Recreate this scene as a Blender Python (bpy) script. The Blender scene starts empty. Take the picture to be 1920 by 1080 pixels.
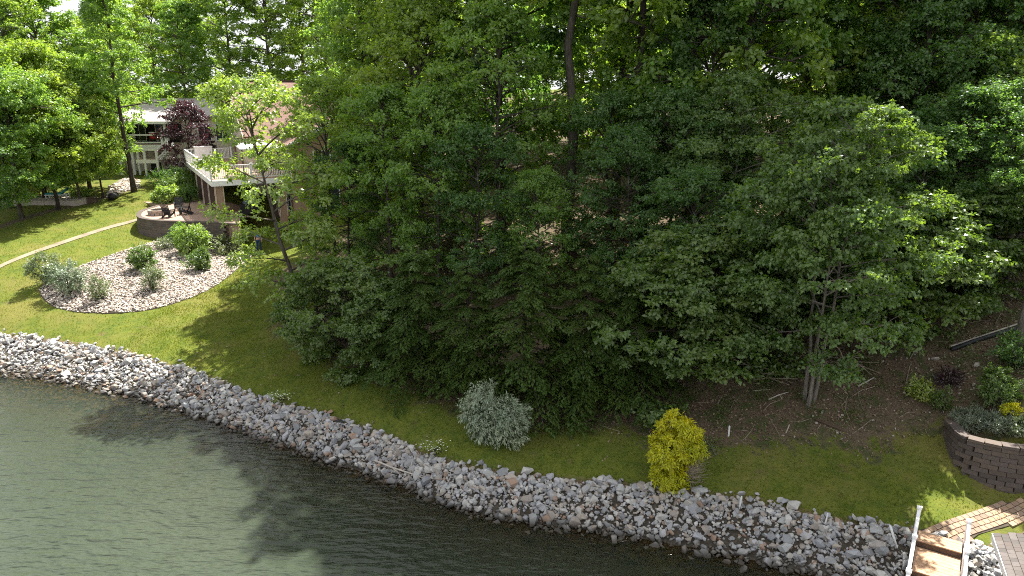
import bpy, math, random
import numpy as np
from mathutils import Vector, Matrix

# ------------------------------------------------------------------ camera, sky, sun, exposure
SC = bpy.context.scene
COL = SC.collection
F = 1330.0; PITCH = math.radians(15.5); CAMH = 13.65
cS, cC = math.sin(PITCH), math.cos(PITCH)
cam = bpy.data.cameras.new('camera'); camo = bpy.data.objects.new('camera', cam); COL.objects.link(camo)
camo.location = (0, 0, CAMH); camo.rotation_euler = (math.radians(90) - PITCH, 0, 0)
cam.sensor_width = 36.0; cam.lens = F / 1920 * 36; cam.clip_start = 0.1; cam.clip_end = 4000
SC.camera = camo

SUN_EL = math.radians(57.5); SUN_AZ = math.radians(23)      # azimuth measured from +Y towards +X
w = bpy.data.worlds.new('World'); SC.world = w; w.use_nodes = True
nt = w.node_tree; nt.nodes.clear()
wo = nt.nodes.new('ShaderNodeOutputWorld'); bg = nt.nodes.new('ShaderNodeBackground')
sky = nt.nodes.new('ShaderNodeTexSky'); sky.sky_type = 'NISHITA'; sky.sun_disc = False
sky.sun_elevation = SUN_EL; sky.sun_rotation = SUN_AZ
sky.air_density = 1.0; sky.dust_density = 2.0; sky.ozone_density = 1.0
tc = nt.nodes.new('ShaderNodeTexCoord'); cn = nt.nodes.new('ShaderNodeTexNoise')
cn.inputs['Scale'].default_value = 2.6; cn.inputs['Detail'].default_value = 7; cn.inputs['Roughness'].default_value = .6
cr = nt.nodes.new('ShaderNodeValToRGB'); cr.color_ramp.elements[0].position = .28; cr.color_ramp.elements[1].position = .50
mx = nt.nodes.new('ShaderNodeMix'); mx.data_type = 'RGBA'
mx.inputs['B'].default_value = (7.6, 7.75, 8.0, 1)
nt.links.new(tc.outputs['Generated'], cn.inputs['Vector']); nt.links.new(cn.outputs['Fac'], cr.inputs['Fac'])
nt.links.new(cr.outputs['Color'], mx.inputs['Factor']); nt.links.new(sky.outputs['Color'], mx.inputs['A'])
nt.links.new(mx.outputs['Result'], bg.inputs['Color']); nt.links.new(bg.outputs['Background'], wo.inputs['Surface'])
bg.inputs['Strength'].default_value = 0.05

sl = bpy.data.lights.new('sun', 'SUN'); so = bpy.data.objects.new('sun', sl); COL.objects.link(so)
sl.energy = 5.0; sl.angle = math.radians(.55); sl.color = (1, .95, .86)
sd = Vector((math.sin(SUN_AZ) * math.cos(SUN_EL), math.cos(SUN_AZ) * math.cos(SUN_EL), math.sin(SUN_EL)))
so.rotation_euler = sd.to_track_quat('Z', 'Y').to_euler(); so.location = (20, 60, 80)
SC.view_settings.view_transform = 'Standard'; SC.view_settings.look = 'None'
SC.view_settings.exposure = 1.70; SC.view_settings.gamma = 1.0; SC.view_settings.use_curve_mapping = False
SC.render.engine = 'CYCLES'
SC.cycles.filter_width = 1.05
SC.cycles.use_denoising = False
SC.cycles.max_bounces = 8; SC.cycles.diffuse_bounces = 3; SC.cycles.glossy_bounces = 3
SC.cycles.transmission_bounces = 4; SC.cycles.transparent_max_bounces = 8
SC.cycles.caustics_reflective = False; SC.cycles.caustics_refractive = False
SC.cycles.sample_clamp_indirect = 4.0

random.seed(7); RNG = np.random.default_rng(7)
R = math.radians

# ------------------------------------------------------------------ pixel <-> place helpers (photo pixels, 1920 x 1080)
def ray(px, py):
    x = (px - 960) / F; y = (540 - py) / F
    return np.array([x, cC + y * cS, -cS + y * cC])
def at_z(px, py, z):
    d = ray(px, py); t = (z - CAMH) / d[2]; return np.array([d[0] * t, d[1] * t, z])
def at_t(px, py, t):
    d = ray(px, py); return np.array([0, 0, CAMH]) + d * t
def proj(p):
    X, Y, Z = p[0], p[1], p[2] - CAMH
    t = Y * cC - Z * cS; u = Y * cS + Z * cC
    return 960 + F * X / t, 540 - F * u / t

# ------------------------------------------------------------------ terrain: thin plate spline through surveyed points
WATERLINE = [(-420, 650), (-180, 672), (0, 697), (100, 712), (250, 742), (350, 772), (450, 803), (550, 840), (640, 870), (760, 905), (900, 960),
             (1000, 977), (1100, 990), (1300, 1025), (1430, 1052), (1530, 1076), (1640, 1098), (1760, 1112), (1900, 1118)]
RIPTOP = [(-420, 590), (-180, 610), (0, 632), (110, 645), (210, 662), (330, 692), (400, 718), (470, 748), (590, 780), (700, 815), (800, 858), (880, 882), (950, 895),
          (1050, 905), (1150, 912), (1290, 930), (1400, 945), (1550, 978), (1650, 993), (1720, 1003), (1840, 1028), (1930, 1035)]
WL = np.array([at_z(a, b, 0.0)[:2] for a, b in WATERLINE])
RT = np.array([at_z(a, b, 0.8)[:2] for a, b in RIPTOP])
def resample(P, step):
    d = np.r_[0, np.cumsum(np.hypot(*np.diff(P, axis=0).T))]
    s = np.arange(0, d[-1], step); return np.c_[np.interp(s, d, P[:, 0]), np.interp(s, d, P[:, 1])]
cp = []
for a in resample(WL, 1.6): cp.append((a[0], a[1], 0.0))
for a in resample(RT, 1.6): cp.append((a[0], a[1], 0.8))
for a in resample(WL, 4.0):
    cp.append((a[0] - .9, a[1] - 1.8, -.75)); cp.append((a[0] - 2.6, a[1] - 5.4, -1.8))
for px, py, z in [(230, 588, 1.7), (80, 560, 1.9), (300, 455, 3.1), (440, 500, 2.4), (262, 432, 3.35), (330, 424, 3.45), (410, 413, 3.6),
                  (0, 500, 2.8), (120, 462, 3.25), (200, 432, 3.55), (45, 410, 4.1), (108, 392, 4.4), (250, 360, 5.0), (195, 368, 4.8), (485, 472, 2.25),
                  (285, 330, 5.4), (340, 328, 5.4), (0, 590, 1.45), (120, 620, 1.2),
                  (570, 600, 2.1), (520, 545, 2.15), (480, 640, 1.4), (420, 600, 1.65), (600, 700, 1.3), (700, 700, 1.6), (830, 760, 1.4), (1000, 790, 1.3), (1130, 820, 1.3), (1250, 800, 1.6),
                  (1400, 800, 1.9), (1500, 745, 2.6), (1600, 850, 1.5), (1700, 900, 1.3), (1780, 870, 1.75), (1850, 905, 1.35), (1920, 915, 1.3), (1800, 960, 1.0), (1900, 960, 1.05),
                  (1900, 790, 3.0), (1850, 770, 3.0), (1800, 780, 2.5), (1990, 800, 3.2), (1725, 735, 3.0), (1785, 655, 4.2), (1900, 620, 4.9), (1650, 650, 3.9), (1400, 640, 3.6)]:
    p = at_z(px, py, z); cp.append(tuple(p))
cp += [(-5, 40, 4.3), (5, 40, 5.2), (14, 37, 5.8), (24, 32, 6.2), (0, 60, 8.0), (22, 58, 10), (-14, 46, 3.0), (-11, 58, 5.2), (-20, 62, 4.8), (-27, 66, 4.9), (-36, 60, 4.4), (-45, 80, 5.8), (-25, 90, 7), (0, 90, 10),
       (40, 90, 13), (-90, 120, 9), (0, 140, 13), (90, 120, 16), (60, 45, 11), (-60, 62, 3.6), (-90, 80, 4.5), (35, 20, 3.5), (60, 20, 5), (40, 8, -.6), (-90, 30, -3), (-60, 10, -4), (0, -20, -4.5), (60, -25, -4), (0, 8, -3.6), (20, 5, -2.8), (-30, 12, -3.8)]
cp = np.array(cp)
def tpk(d2): return 0.5 * d2 * np.log(d2 + 1e-9)
n = len(cp); A = np.zeros((n + 3, n + 3)); d2 = ((cp[:, None, :2] - cp[None, :, :2]) ** 2).sum(2)
A[:n, :n] = tpk(d2) + np.eye(n) * 1.5; A[:n, n] = 1; A[:n, n + 1:] = cp[:, :2]; A[n, :n] = 1; A[n + 1:, :n] = cp[:, :2].T
TPS = np.linalg.solve(A, np.r_[cp[:, 2], 0, 0, 0])
def hz(x, y):
    x = np.asarray(x, float); y = np.asarray(y, float); sh = x.shape; xf = np.clip(x.ravel(), -95, 95); yf = np.clip(y.ravel(), -30, 145)
    out = np.empty(len(xf))
    for i in range(0, len(xf), 20000):
        a, b = xf[i:i + 20000], yf[i:i + 20000]
        k = tpk((a[:, None] - cp[None, :, 0]) ** 2 + (b[:, None] - cp[None, :, 1]) ** 2)
        out[i:i + 20000] = k @ TPS[:n] + TPS[n] + TPS[n + 1] * a + TPS[n + 2] * b
    return out.reshape(sh)
def h1(x, y): return float(hz(np.array([x]), np.array([y]))[0])
def ground(px, py, t0=15, t1=120):
    d = ray(px, py); ts = np.linspace(t0, t1, 1500)
    z = CAMH + ts * d[2] - hz(d[0] * ts, d[1] * ts); i = np.argmax(z < 0)
    a, b = ts[i - 1], ts[i]; t = a + (b - a) * z[i - 1] / (z[i - 1] - z[i])
    return np.array([d[0] * t, d[1] * t, CAMH + d[2] * t])
def inpoly(x, y, P):
    x = np.asarray(x); y = np.asarray(y); ins = np.zeros(x.shape, bool); m = len(P)
    for i in range(m):
        x0, y0 = P[i]; x1, y1 = P[(i + 1) % m]
        c = ((y0 > y) != (y1 > y)) & (x < (x1 - x0) * (y - y0) / (y1 - y0 + 1e-12) + x0); ins ^= c
    return ins
def pdist(x, y, P, closed=True):
    x = np.asarray(x, float); y = np.asarray(y, float); best = np.full(x.shape, 1e9); m = len(P)
    for i in range(m if closed else m - 1):
        ax, ay = P[i]; bx, by = P[(i + 1) % m]; dx, dy = bx - ax, by - ay
        u = np.clip(((x - ax) * dx + (y - ay) * dy) / (dx * dx + dy * dy + 1e-12), 0, 1)
        best = np.minimum(best, np.hypot(x - ax - u * dx, y - ay - u * dy))
    return best
def smooth(P, k=3, closed=True):
    P = np.array(P, float)
    for _ in range(k):
        if closed: Q = np.roll(P, -1, 0); P = np.stack([.75 * P + .25 * Q, .25 * P + .75 * Q], 1).reshape(-1, P.shape[1])
        else:
            Q = P[1:]; B = P[:-1]; M = np.stack([.75 * B + .25 * Q, .25 * B + .75 * Q], 1).reshape(-1, P.shape[1]); P = np.vstack([P[:1], M, P[-1:]])
    return P
def gpoly(pts): return np.array([ground(a, b)[:2] for a, b in pts])

# ------------------------------------------------------------------ node helpers
class N:
    def __init__(s, name):
        s.m = bpy.data.materials.new(name); s.m.use_nodes = True; s.t = s.m.node_tree; s.t.nodes.clear()
        s.out = s.t.nodes.new('ShaderNodeOutputMaterial')
    def n(s, typ, **kw):
        o = s.t.nodes.new('ShaderNode' + typ)
        for k, v in kw.items():
            if k.startswith('i_'): s.put(o, k[2:].replace('_', ' '), v)
            else: setattr(o, k, v)
        return o
    def put(s, o, key, v):
        inp = o.inputs[int(key)] if key.isdigit() else o.inputs[key]
        if isinstance(v, bpy.types.NodeSocket): s.t.links.new(v, inp)
        else: inp.default_value = v
    def mix(s, f, a, b, bt='MIX'):
        o = s.n('Mix', data_type='RGBA', blend_type=bt); s.put(o, 'Factor', f)
        s.put(o, 'A', a if not isinstance(a, tuple) else (*a[:3], 1)); s.put(o, 'B', b if not isinstance(b, tuple) else (*b[:3], 1)); return o.outputs['Result']
    def math(s, op, a, b=0.5, c=None):
        o = s.n('Math', operation=op); s.put(o, '0', a); s.put(o, '1', b)
        if c is not None: s.put(o, '2', c)
        return o.outputs[0]
    def noise(s, scale, detail=4, rough=.55, vec=None, out='Fac'):
        o = s.n('TexNoise', i_Scale=scale, i_Detail=detail, i_Roughness=rough)
        if vec is not None: s.put(o, 'Vector', vec)
        return o.outputs[out]
    def ramp(s, f, stops):
        o = s.n('ValToRGB'); s.put(o, 'Fac', f); e = o.color_ramp.elements
        while len(e) < len(stops): e.new(.5)
        for el, (p, c) in zip(e, stops): el.position = p; el.color = (*c, 1) if len(c) == 3 else c
        return o.outputs['Color']
    def rng(s, f, a, b, c=0., d=1.):
        o = s.n('MapRange'); s.put(o, 'Value', f)
        for k, v in zip(('From Min', 'From Max', 'To Min', 'To Max'), (a, b, c, d)): s.put(o, k, v)
        return o.outputs['Result']
    def attr(s, name): return s.n('Attribute', attribute_name=name).outputs['Fac']
    def pos(s): return s.n('NewGeometry').outputs['Position']
    def obj(s): return s.n('TexCoord').outputs['Object']
    def bump(s, h, st=.5, dist=.02): return s.n('Bump', i_Height=h, i_Strength=st, i_Distance=dist).outputs['Normal']
    def princ(s, col, rough=.7, normal=None, spec=.3, metal=0.):
        o = s.n('BsdfPrincipled'); s.put(o, 'Base Color', (*col, 1) if isinstance(col, tuple) and len(col) == 3 else col); s.put(o, 'Roughness', rough)
        o.inputs['Specular IOR Level'].default_value = spec; s.put(o, 'Metallic', metal)
        if normal is not None: s.put(o, 'Normal', normal)
        s.t.links.new(o.outputs[0], s.out.inputs['Surface']); return s.m
    def surf(s, sh): s.t.links.new(sh, s.out.inputs['Surface']); return s.m

def simple(name, col, rough=.7, var=.25, scale=3., bump=.0, spec=.3):
    k = N(name); f = k.noise(scale, 5, .6, k.obj())
    c = k.mix(k.rng(f, .3, .7), tuple(x * (1 - var) for x in col), tuple(min(1, x * (1 + var)) for x in col))
    return k.princ(c, rough, k.bump(k.noise(scale * 6, 3, .6, k.obj()), bump, .02) if bump else None, spec)

def leafmat(name, top, under, trans, tv=.35, gloss=.06, rough=.36, dead=0.0):
    k = N(name); geo = k.n('NewGeometry'); isl = geo.outputs['Random Per Island']; obr = k.n('ObjectInfo').outputs['Random']
    hv = k.noise(.55, 3, .6, k.obj())
    def vary(c):
        a = k.mix(isl, tuple(x * (1 - tv) for x in c), tuple(x * (1 + tv) for x in c))
        a = k.mix(k.rng(hv, .35, .7, 0, .55), a, (c[0] * 1.35, c[1] * 1.12, c[2] * .8))
        return k.mix(k.math('MULTIPLY', obr, .45), a, (c[0] * .60, c[1] * .76, c[2] * .65))
    ct = vary(top); cu = vary(under); cc = k.mix(geo.outputs['Backfacing'], ct, cu)
    if dead: cc = k.mix(k.math('GREATER_THAN', isl, 1 - dead), cc, (.16, .09, .03))
    d = k.n('BsdfDiffuse'); k.put(d, 'Color', cc)
    tr = k.n('BsdfTranslucent'); k.put(tr, 'Color', vary(trans))
    ad = k.n('AddShader'); k.t.links.new(d.outputs[0], ad.inputs[0]); k.t.links.new(tr.outputs[0], ad.inputs[1])
    g = k.n('BsdfGlossy'); k.put(g, 'Roughness', rough); k.put(g, 'Color', (.8, .85, .9, 1))
    mxs = k.n('MixShader'); k.put(mxs, 'Fac', gloss); k.t.links.new(ad.outputs[0], mxs.inputs[1]); k.t.links.new(g.outputs[0], mxs.inputs[2])
    return k.surf(mxs.outputs[0])

def barkmat(name, a, b):
    k = N(name); mp = k.n('Mapping'); k.put(mp, 'Vector', k.obj()); mp.inputs['Scale'].default_value = (9, 9, 1.6)
    f = k.noise(1.6, 6, .65, mp.outputs[0]); lich = k.noise(.9, 4, .6, k.obj())
    c = k.mix(k.rng(f, .35, .65), a, b); c = k.mix(k.rng(lich, .55, .72, 0, .5), c, (.30, .31, .26))
    return k.princ(c, .9, k.bump(f, .8, .04), .15)

# ------------------------------------------------------------------ mesh helpers
def tag(o, label=None, cat=None, group=None, kind=None):
    if label: o['label'] = label
    if cat: o['category'] = cat
    if group: o['group'] = group
    if kind: o['kind'] = kind
    return o
def empty(name, loc, rz=0., parent=None):
    o = bpy.data.objects.new(name, None); COL.objects.link(o); o.location = Vector(loc); o.rotation_euler = (0, 0, rz); o.empty_display_size = .3
    if parent: o.parent = parent
    return o
def link(name, me, parent=None, mat=None):
    o = bpy.data.objects.new(name, me); COL.objects.link(o)
    if parent: o.parent = parent
    if mat is not None and not me.materials: me.materials.append(mat)
    return o
def npmesh(name, V, F4, mat=None, smoothf=False, mids=None, mats=None):
    """mesh from arrays; F4 is (m, k) with k = 3 or 4, or a list of faces"""
    me = bpy.data.meshes.new(name)
    if isinstance(F4, list): me.from_pydata([tuple(v) for v in V], [], [tuple(f) for f in F4])
    else:
        V = np.asarray(V, np.float32); F4 = np.asarray(F4, np.int32); m, k = F4.shape
        me.vertices.add(len(V)); me.vertices.foreach_set('co', V.ravel())
        me.loops.add(m * k); me.loops.foreach_set('vertex_index', F4.ravel())
        me.polygons.add(m); me.polygons.foreach_set('loop_start', np.arange(0, m * k, k, dtype=np.int32))
        me.update(calc_edges=True)
    if mats:
        for q in mats: me.materials.append(q)
        me.polygons.foreach_set('material_index', np.asarray(mids, np.int32))
    elif mat is not None: me.materials.append(mat)
    me.polygons.foreach_set('use_smooth', np.full(len(me.polygons), smoothf, bool))
    me.validate(); me.update(); return me

class MB:
    """collects boxes, bars, tubes and prisms into one mesh"""
    def __init__(s): s.v = []; s.f = []
    def add(s, V, Fs):
        b = len(s.v); s.v += [tuple(map(float, p)) for p in V]; s.f += [tuple(i + b for i in f) for f in Fs]; return s
    def box(s, x0, x1, y0, y1, z0, z1, M=None):
        V = [(x, y, z) for z in (z0, z1) for x, y in ((x0, y0), (x1, y0), (x1, y1), (x0, y1))]
        if M is not None: V = [M @ Vector(p) for p in V]
        return s.add(V, [(3, 2, 1, 0), (4, 5, 6, 7), (0, 1, 5, 4), (1, 2, 6, 5), (2, 3, 7, 6), (3, 0, 4, 7)])
    def bar(s, a, b, wd, ht, up=(0, 0, 1)):
        a, b = Vector(a), Vector(b); d = (b - a).normalized(); u = Vector(up); sd_ = d.cross(u)
        if sd_.length < 1e-4: sd_ = d.cross(Vector((0, 1, 0)))
        sd_.normalize(); uu = sd_.cross(d); V = []
        for p in (a, b):
            for i, j in ((-1, -1), (1, -1), (1, 1), (-1, 1)): V.append(p + sd_ * (i * wd / 2) + uu * (j * ht / 2))
        return s.add(V, [(3, 2, 1, 0), (4, 5, 6, 7), (0, 1, 5, 4), (1, 2, 6, 5), (2, 3, 7, 6), (3, 0, 4, 7)])
    def tube(s, pts, rad, k=6, cap=True):
        pts = [Vector(p) for p in pts]; rs = rad if hasattr(rad, '__len__') else [rad] * len(pts); V = []; Fs = []
        for i, p in enumerate(pts):
            d = (pts[min(i + 1, len(pts) - 1)] - pts[max(i - 1, 0)]).normalized()
            a = d.cross(Vector((.3, .9, .1))).normalized() if abs(d.y) < .9 else d.cross(Vector((1, 0, 0))).normalized(); b = d.cross(a)
            for j in range(k): V.append(p + (a * math.cos(2 * math.pi * j / k) + b * math.sin(2 * math.pi * j / k)) * rs[i])
        for i in range(len(pts) - 1):
            for j in range(k): Fs.append((i * k + j, i * k + (j + 1) % k, (i + 1) * k + (j + 1) % k, (i + 1) * k + j))
        if cap: Fs.append(tuple(range(k - 1, -1, -1))); Fs.append(tuple((len(pts) - 1) * k + j for j in range(k)))
        return s.add(V, Fs)
    def lathe(s, prof, k=16, c=(0, 0, 0)):
        V = []; Fs = []
        for r, z in prof:
            for j in range(k): V.append((c[0] + r * math.cos(2 * math.pi * j / k), c[1] + r * math.sin(2 * math.pi * j / k), c[2] + z))
        for i in range(len(prof) - 1):
            for j in range(k): Fs.append((i * k + j, i * k + (j + 1) % k, (i + 1) * k + (j + 1) % k, (i + 1) * k + j))
        Fs.append(tuple(range(k - 1, -1, -1))); Fs.append(tuple((len(prof) - 1) * k + j for j in range(k)))
        return s.add(V, Fs)
    def prism(s, poly, z0, z1):
        m = len(poly); V = [(x, y, z0) for x, y in poly] + [(x, y, z1) for x, y in poly]
        return s.add(V, [tuple(range(m - 1, -1, -1)), tuple(range(m, 2 * m))] + [(i, (i + 1) % m, m + (i + 1) % m, m + i) for i in range(m)])
    def mesh(s, name, mat, sm=False): return npmesh(name, s.v, s.f, mat, sm)
    def build(s, name, mat, parent=None, sm=False): return link(name, s.mesh(name, mat, sm), parent)

def patch(outline, name, mat, lift=.03, rings=10, edge=.02):
    """closed outline (xy) filled with rings that follow the terrain"""
    P = np.array(outline); c = P.mean(0); m = len(P); V = []; Fs = []
    for r in range(rings):
        q = c + (P - c) * (1 - r / rings); z = hz(q[:, 0], q[:, 1]) + lift
        if r == 0: V.append(np.c_[P, hz(P[:, 0], P[:, 1]) - edge])
        V.append(np.c_[q, z])
    V = np.vstack(V + [np.array([[c[0], c[1], h1(*c) + lift]])])
    for r in range(rings):
        for j in range(m): Fs.append((r * m + j, r * m + (j + 1) % m, (r + 1) * m + (j + 1) % m, (r + 1) * m + j))
    for j in range(m): Fs.append((rings * m + j, rings * m + (j + 1) % m, len(V) - 1))
    return npmesh(name, V, Fs, mat, True)
def ribbon(L, Rr, name, mat, lift=.03, k=6):
    """strip between two open polylines of equal count, following the terrain"""
    L = np.array(L); Rr = np.array(Rr); m = len(L); V = []; Fs = []
    for i in range(k + 1):
        q = L + (Rr - L) * (i / k); V.append(np.c_[q, hz(q[:, 0], q[:, 1]) + lift])
    V = np.vstack(V)
    for i in range(k):
        for j in range(m - 1): Fs.append((i * m + j, i * m + j + 1, (i + 1) * m + j + 1, (i + 1) * m + j))
    return npmesh(name, V, np.array(Fs), mat, True)

# ------------------------------------------------------------------ materials
def terrain_mat():
    k = N('ground'); p = k.pos()
    big = k.noise(.35, 4, .6, p); mid = k.noise(1.7, 5, .65, p); fine = k.noise(9, 5, .7, p); vf = k.noise(34, 3, .7, p)
    g = k.mix(k.rng(mid, .38, .62), (.052, .092, .015), (.124, .143, .022))
    g = k.mix(k.rng(fine, .35, .7, 0, .8), g, (.155, .168, .028))
    g = k.mix(k.rng(big, .48, .66, 0, .7), g, (.185, .160, .048))
    g = k.mix(k.rng(k.noise(.9, 6, .7, p), .60, .70, 0, .8), g, (.150, .115, .055))
    g = k.mix(k.rng(vf, .4, .75, 0, .45), g, (.035, .060, .014))
    li = k.mix(k.rng(fine, .3, .7), (.062, .046, .032), (.150, .112, .078))
    li = k.mix(k.rng(vf, .5, .7, 0, .7), li, (.25, .185, .125))
    li = k.mix(k.rng(mid, .50, .62, 0, .75), li, (.050, .072, .022))
    so_ = k.mix(k.rng(fine, .3, .7), (.10, .065, .040), (.22, .15, .10))
    ma = k.math('ADD', k.attr('litter'), k.math('MULTIPLY', k.math('SUBTRACT', mid, .5), 2.4))
    c = k.mix(k.rng(ma, .36, .64), g, li)
    mb_ = k.math('ADD', k.attr('soil'), k.math('MULTIPLY', k.math('SUBTRACT', fine, .5), 1.2))
    c = k.mix(k.rng(mb_, .4, .65), c, so_)
    bed = k.mix(k.rng(fine, .3, .7), (.040, .034, .026), (.10, .088, .070))
    c = k.mix(k.attr('bed'), c, bed)
    h = k.math('ADD', k.math('MULTIPLY', fine, .7), k.math('MULTIPLY', vf, .5))
    return k.princ(c, .95, k.bump(h, .75, .07), .1)

def stonemat(name, cols, sc=3., alt=(.30, .28, .25)):
    k = N(name); isl = k.n('NewGeometry').outputs['Random Per Island']; ob = k.n('ObjectInfo').outputs['Random']
    f = k.math('FRACT', k.math('ADD', k.math('MULTIPLY', isl, 3.7), k.math('MULTIPLY', ob, 7.3)))
    o = k.n('ValToRGB'); k.put(o, 'Fac', f); o.color_ramp.interpolation = 'CONSTANT'; e = o.color_ramp.elements
    while len(e) < len(cols): e.new(.5)
    for i, c in enumerate(cols): e[i].position = i / len(cols); e[i].color = (*c, 1)
    nz = k.noise(sc, 6, .7, k.pos()); nb = k.noise(sc * 5, 4, .7, k.pos())
    c = k.mix(k.rng(nz, .35, .7, 0, .55), o.outputs[0], alt, 'MIX')
    c = k.mix(k.rng(nb, .55, .75, 0, .35), c, (.10, .09, .075))
    z = k.n('SeparateXYZ'); k.put(z, '0', k.pos())
    c = k.mix(k.rng(z.outputs[2], .05, .26, .88, 0), c, (.035, .028, .018))       # wet, algae-stained band at the waterline
    return k.princ(c, .8, k.bump(nb, .5, .02), .25)

M = {}
M['ground'] = terrain_mat()
M['riprap'] = stonemat('riprap_stone', [(.36, .36, .36), (.24, .25, .26), (.44, .43, .41), (.30, .31, .33), (.38, .33, .28), (.20, .21, .23), (.50, .49, .47), (.28, .24, .21), (.33, .34, .37), (.42, .40, .36), (.30, .19, .13), (.35, .36, .36), (.40, .40, .42)])
M['gravel'] = stonemat('bed_gravel', [(.50, .42, .36), (.58, .51, .45), (.42, .35, .30), (.62, .56, .50), (.36, .29, .25), (.52, .46, .42), (.48, .38, .31)])
M['boulder'] = stonemat('boulder_stone', [(.40, .34, .30), (.46, .40, .36), (.30, .26, .24), (.36, .33, .31)])
M['block'] = stonemat('wall_block', [(.105, .082, .070), (.135, .105, .088), (.085, .070, .064), (.12, .098, .09)], 8, (.085, .07, .06))
M['block_tan'] = stonemat('pit_block', [(.30, .22, .17), (.36, .27, .21), (.26, .20, .17), (.33, .27, .23)], 8)
M['paver'] = stonemat('path_paver', [(.33, .225, .145), (.25, .17, .12), (.37, .26, .17), (.22, .155, .115), (.30, .22, .16)], 9, (.30, .21, .15))
M['shingle'] = stonemat('roof_shingle', [(.105, .090, .083), (.125, .108, .10), (.088, .078, .073), (.14, .122, .115), (.11, .088, .08)], 14, (.085, .075, .07))
M['joint'] = simple('paver_joint', (.065, .052, .038), .95, .3, 6)
M['white'] = simple('white_vinyl', (.80, .80, .80), .45, .04, 2)
M['cream'] = simple('cream_siding', (.62, .55, .46), .7, .08, 2)
M['black'] = simple('black_plastic', (.020, .020, .022), .5, .3, 5)
M['dark'] = simple('dark_parts_and_shade', (.018, .017, .016), .8, .3, 2)  # near black for small dark parts and for the painted shade sheets
M['red'] = simple('red_plastic', (.45, .02, .03), .5, .15, 3)
M['teal'] = simple('teal_fabric', (.03, .28, .27), .7, .2, 3)
M['plank'] = simple('tan_decking', (.40, .26, .165), .75, .22, 5, .2)
M['wood_dark'] = simple('dark_timber', (.09, .06, .045), .85, .3, 5, .2)
M['deadwood'] = simple('dead_wood', (.27, .22, .17), .9, .35, 5, .3)
M['pale_wood'] = simple('bleached_wood', (.42, .38, .33), .85, .25, 5, .3)
M['concrete'] = simple('concrete', (.38, .35, .31), .85, .15, 2, .2)
M['pvc'] = simple('white_pipe', (.75, .75, .74), .5, .08, 4)
M['skin'] = simple('skin', (.50, .31, .23), .6, .08, 6)
M['shirt'] = simple('blue_shirt', (.10, .26, .62), .85, .15, 9)
M['jeans'] = simple('navy_trousers', (.03, .06, .14), .85, .2, 9)
M['hair'] = simple('grey_hair', (.30, .27, .24), .8, .2, 20)
M['metal'] = simple('dark_metal', (.05, .05, .05), .4, .2, 5)
def glassmat():
    k = N('window_glass'); return k.princ((.03, .04, .05), .06, None, .6)
M['glass'] = glassmat()
def brickmat(name, a, b, mortar, sc=1.):
    k = N(name); br = k.n('TexBrick'); mp = k.n('Mapping'); k.put(mp, 'Vector', k.obj()); mp.inputs['Rotation'].default_value = (R(90), 0, 0)
    k.put(br, 'Vector', mp.outputs[0]); br.inputs['Color1'].default_value = (*a, 1); br.inputs['Color2'].default_value = (*b, 1); br.inputs['Mortar'].default_value = (*mortar, 1)
    br.inputs['Scale'].default_value = sc; br.inputs['Brick Width'].default_value = .22; br.inputs['Row Height'].default_value = .075; br.inputs['Mortar Size'].default_value = .008
    c = k.mix(k.rng(k.noise(1.2, 5, .6, k.obj()), .3, .7, 0, .4), br.outputs['Color'], tuple(x * .7 for x in a))
    return k.princ(c, .85, k.bump(br.outputs['Fac'], -.4, .01), .2)
M['brick'] = brickmat('house_brick', (.36, .22, .145), (.30, .18, .12), (.40, .34, .28))
M['brick_brown'] = brickmat('column_brick', (.14, .085, .065), (.11, .07, .055), (.18, .15, .13))
def roofmat(name, a, b):
    k = N(name); br = k.n('TexBrick'); k.put(br, 'Vector', k.n('TexCoord').outputs['UV']); br.inputs['Color1'].default_value = (*a, 1); br.inputs['Color2'].default_value = (*b, 1)
    br.inputs['Mortar'].default_value = tuple(x * .5 for x in a) + (1,); br.inputs['Scale'].default_value = 1; br.inputs['Brick Width'].default_value = .5; br.inputs['Row Height'].default_value = .22; br.inputs['Mortar Size'].default_value = .022
    c = k.mix(k.rng(k.noise(.8, 5, .65, k.obj()), .3, .7, 0, .5), br.outputs['Color'], tuple(x * .75 for x in a))
    return k.princ(c, .9, k.bump(br.outputs['Fac'], -.5, .02), .15)
M['roof_pink'] = roofmat('pink_brown_shingles', (.25, .158, .132), (.20, .128, .108))
M['roof_pale'] = roofmat('pale_grey_shingles', (.50, .46, .45), (.44, .41, .40))
def patiomat():
    k = N('patio_paving'); br = k.n('TexBrick'); k.put(br, 'Vector', k.obj())
    br.inputs['Color1'].default_value = (.42, .29, .22, 1); br.inputs['Color2'].default_value = (.35, .245, .19, 1); br.inputs['Mortar'].default_value = (.2, .15, .12, 1)
    br.inputs['Scale'].default_value = 1; br.inputs['Brick Width'].default_value = .3; br.inputs['Row Height'].default_value = .2; br.inputs['Mortar Size'].default_value = .012
    c = k.mix(k.rng(k.noise(.7, 4, .6, k.obj()), .35, .65, 0, .4), br.outputs['Color'], (.28, .19, .15))
    return k.princ(c, .85, k.bump(br.outputs['Fac'], -.3, .01), .2)
M['patio'] = patiomat()
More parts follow.
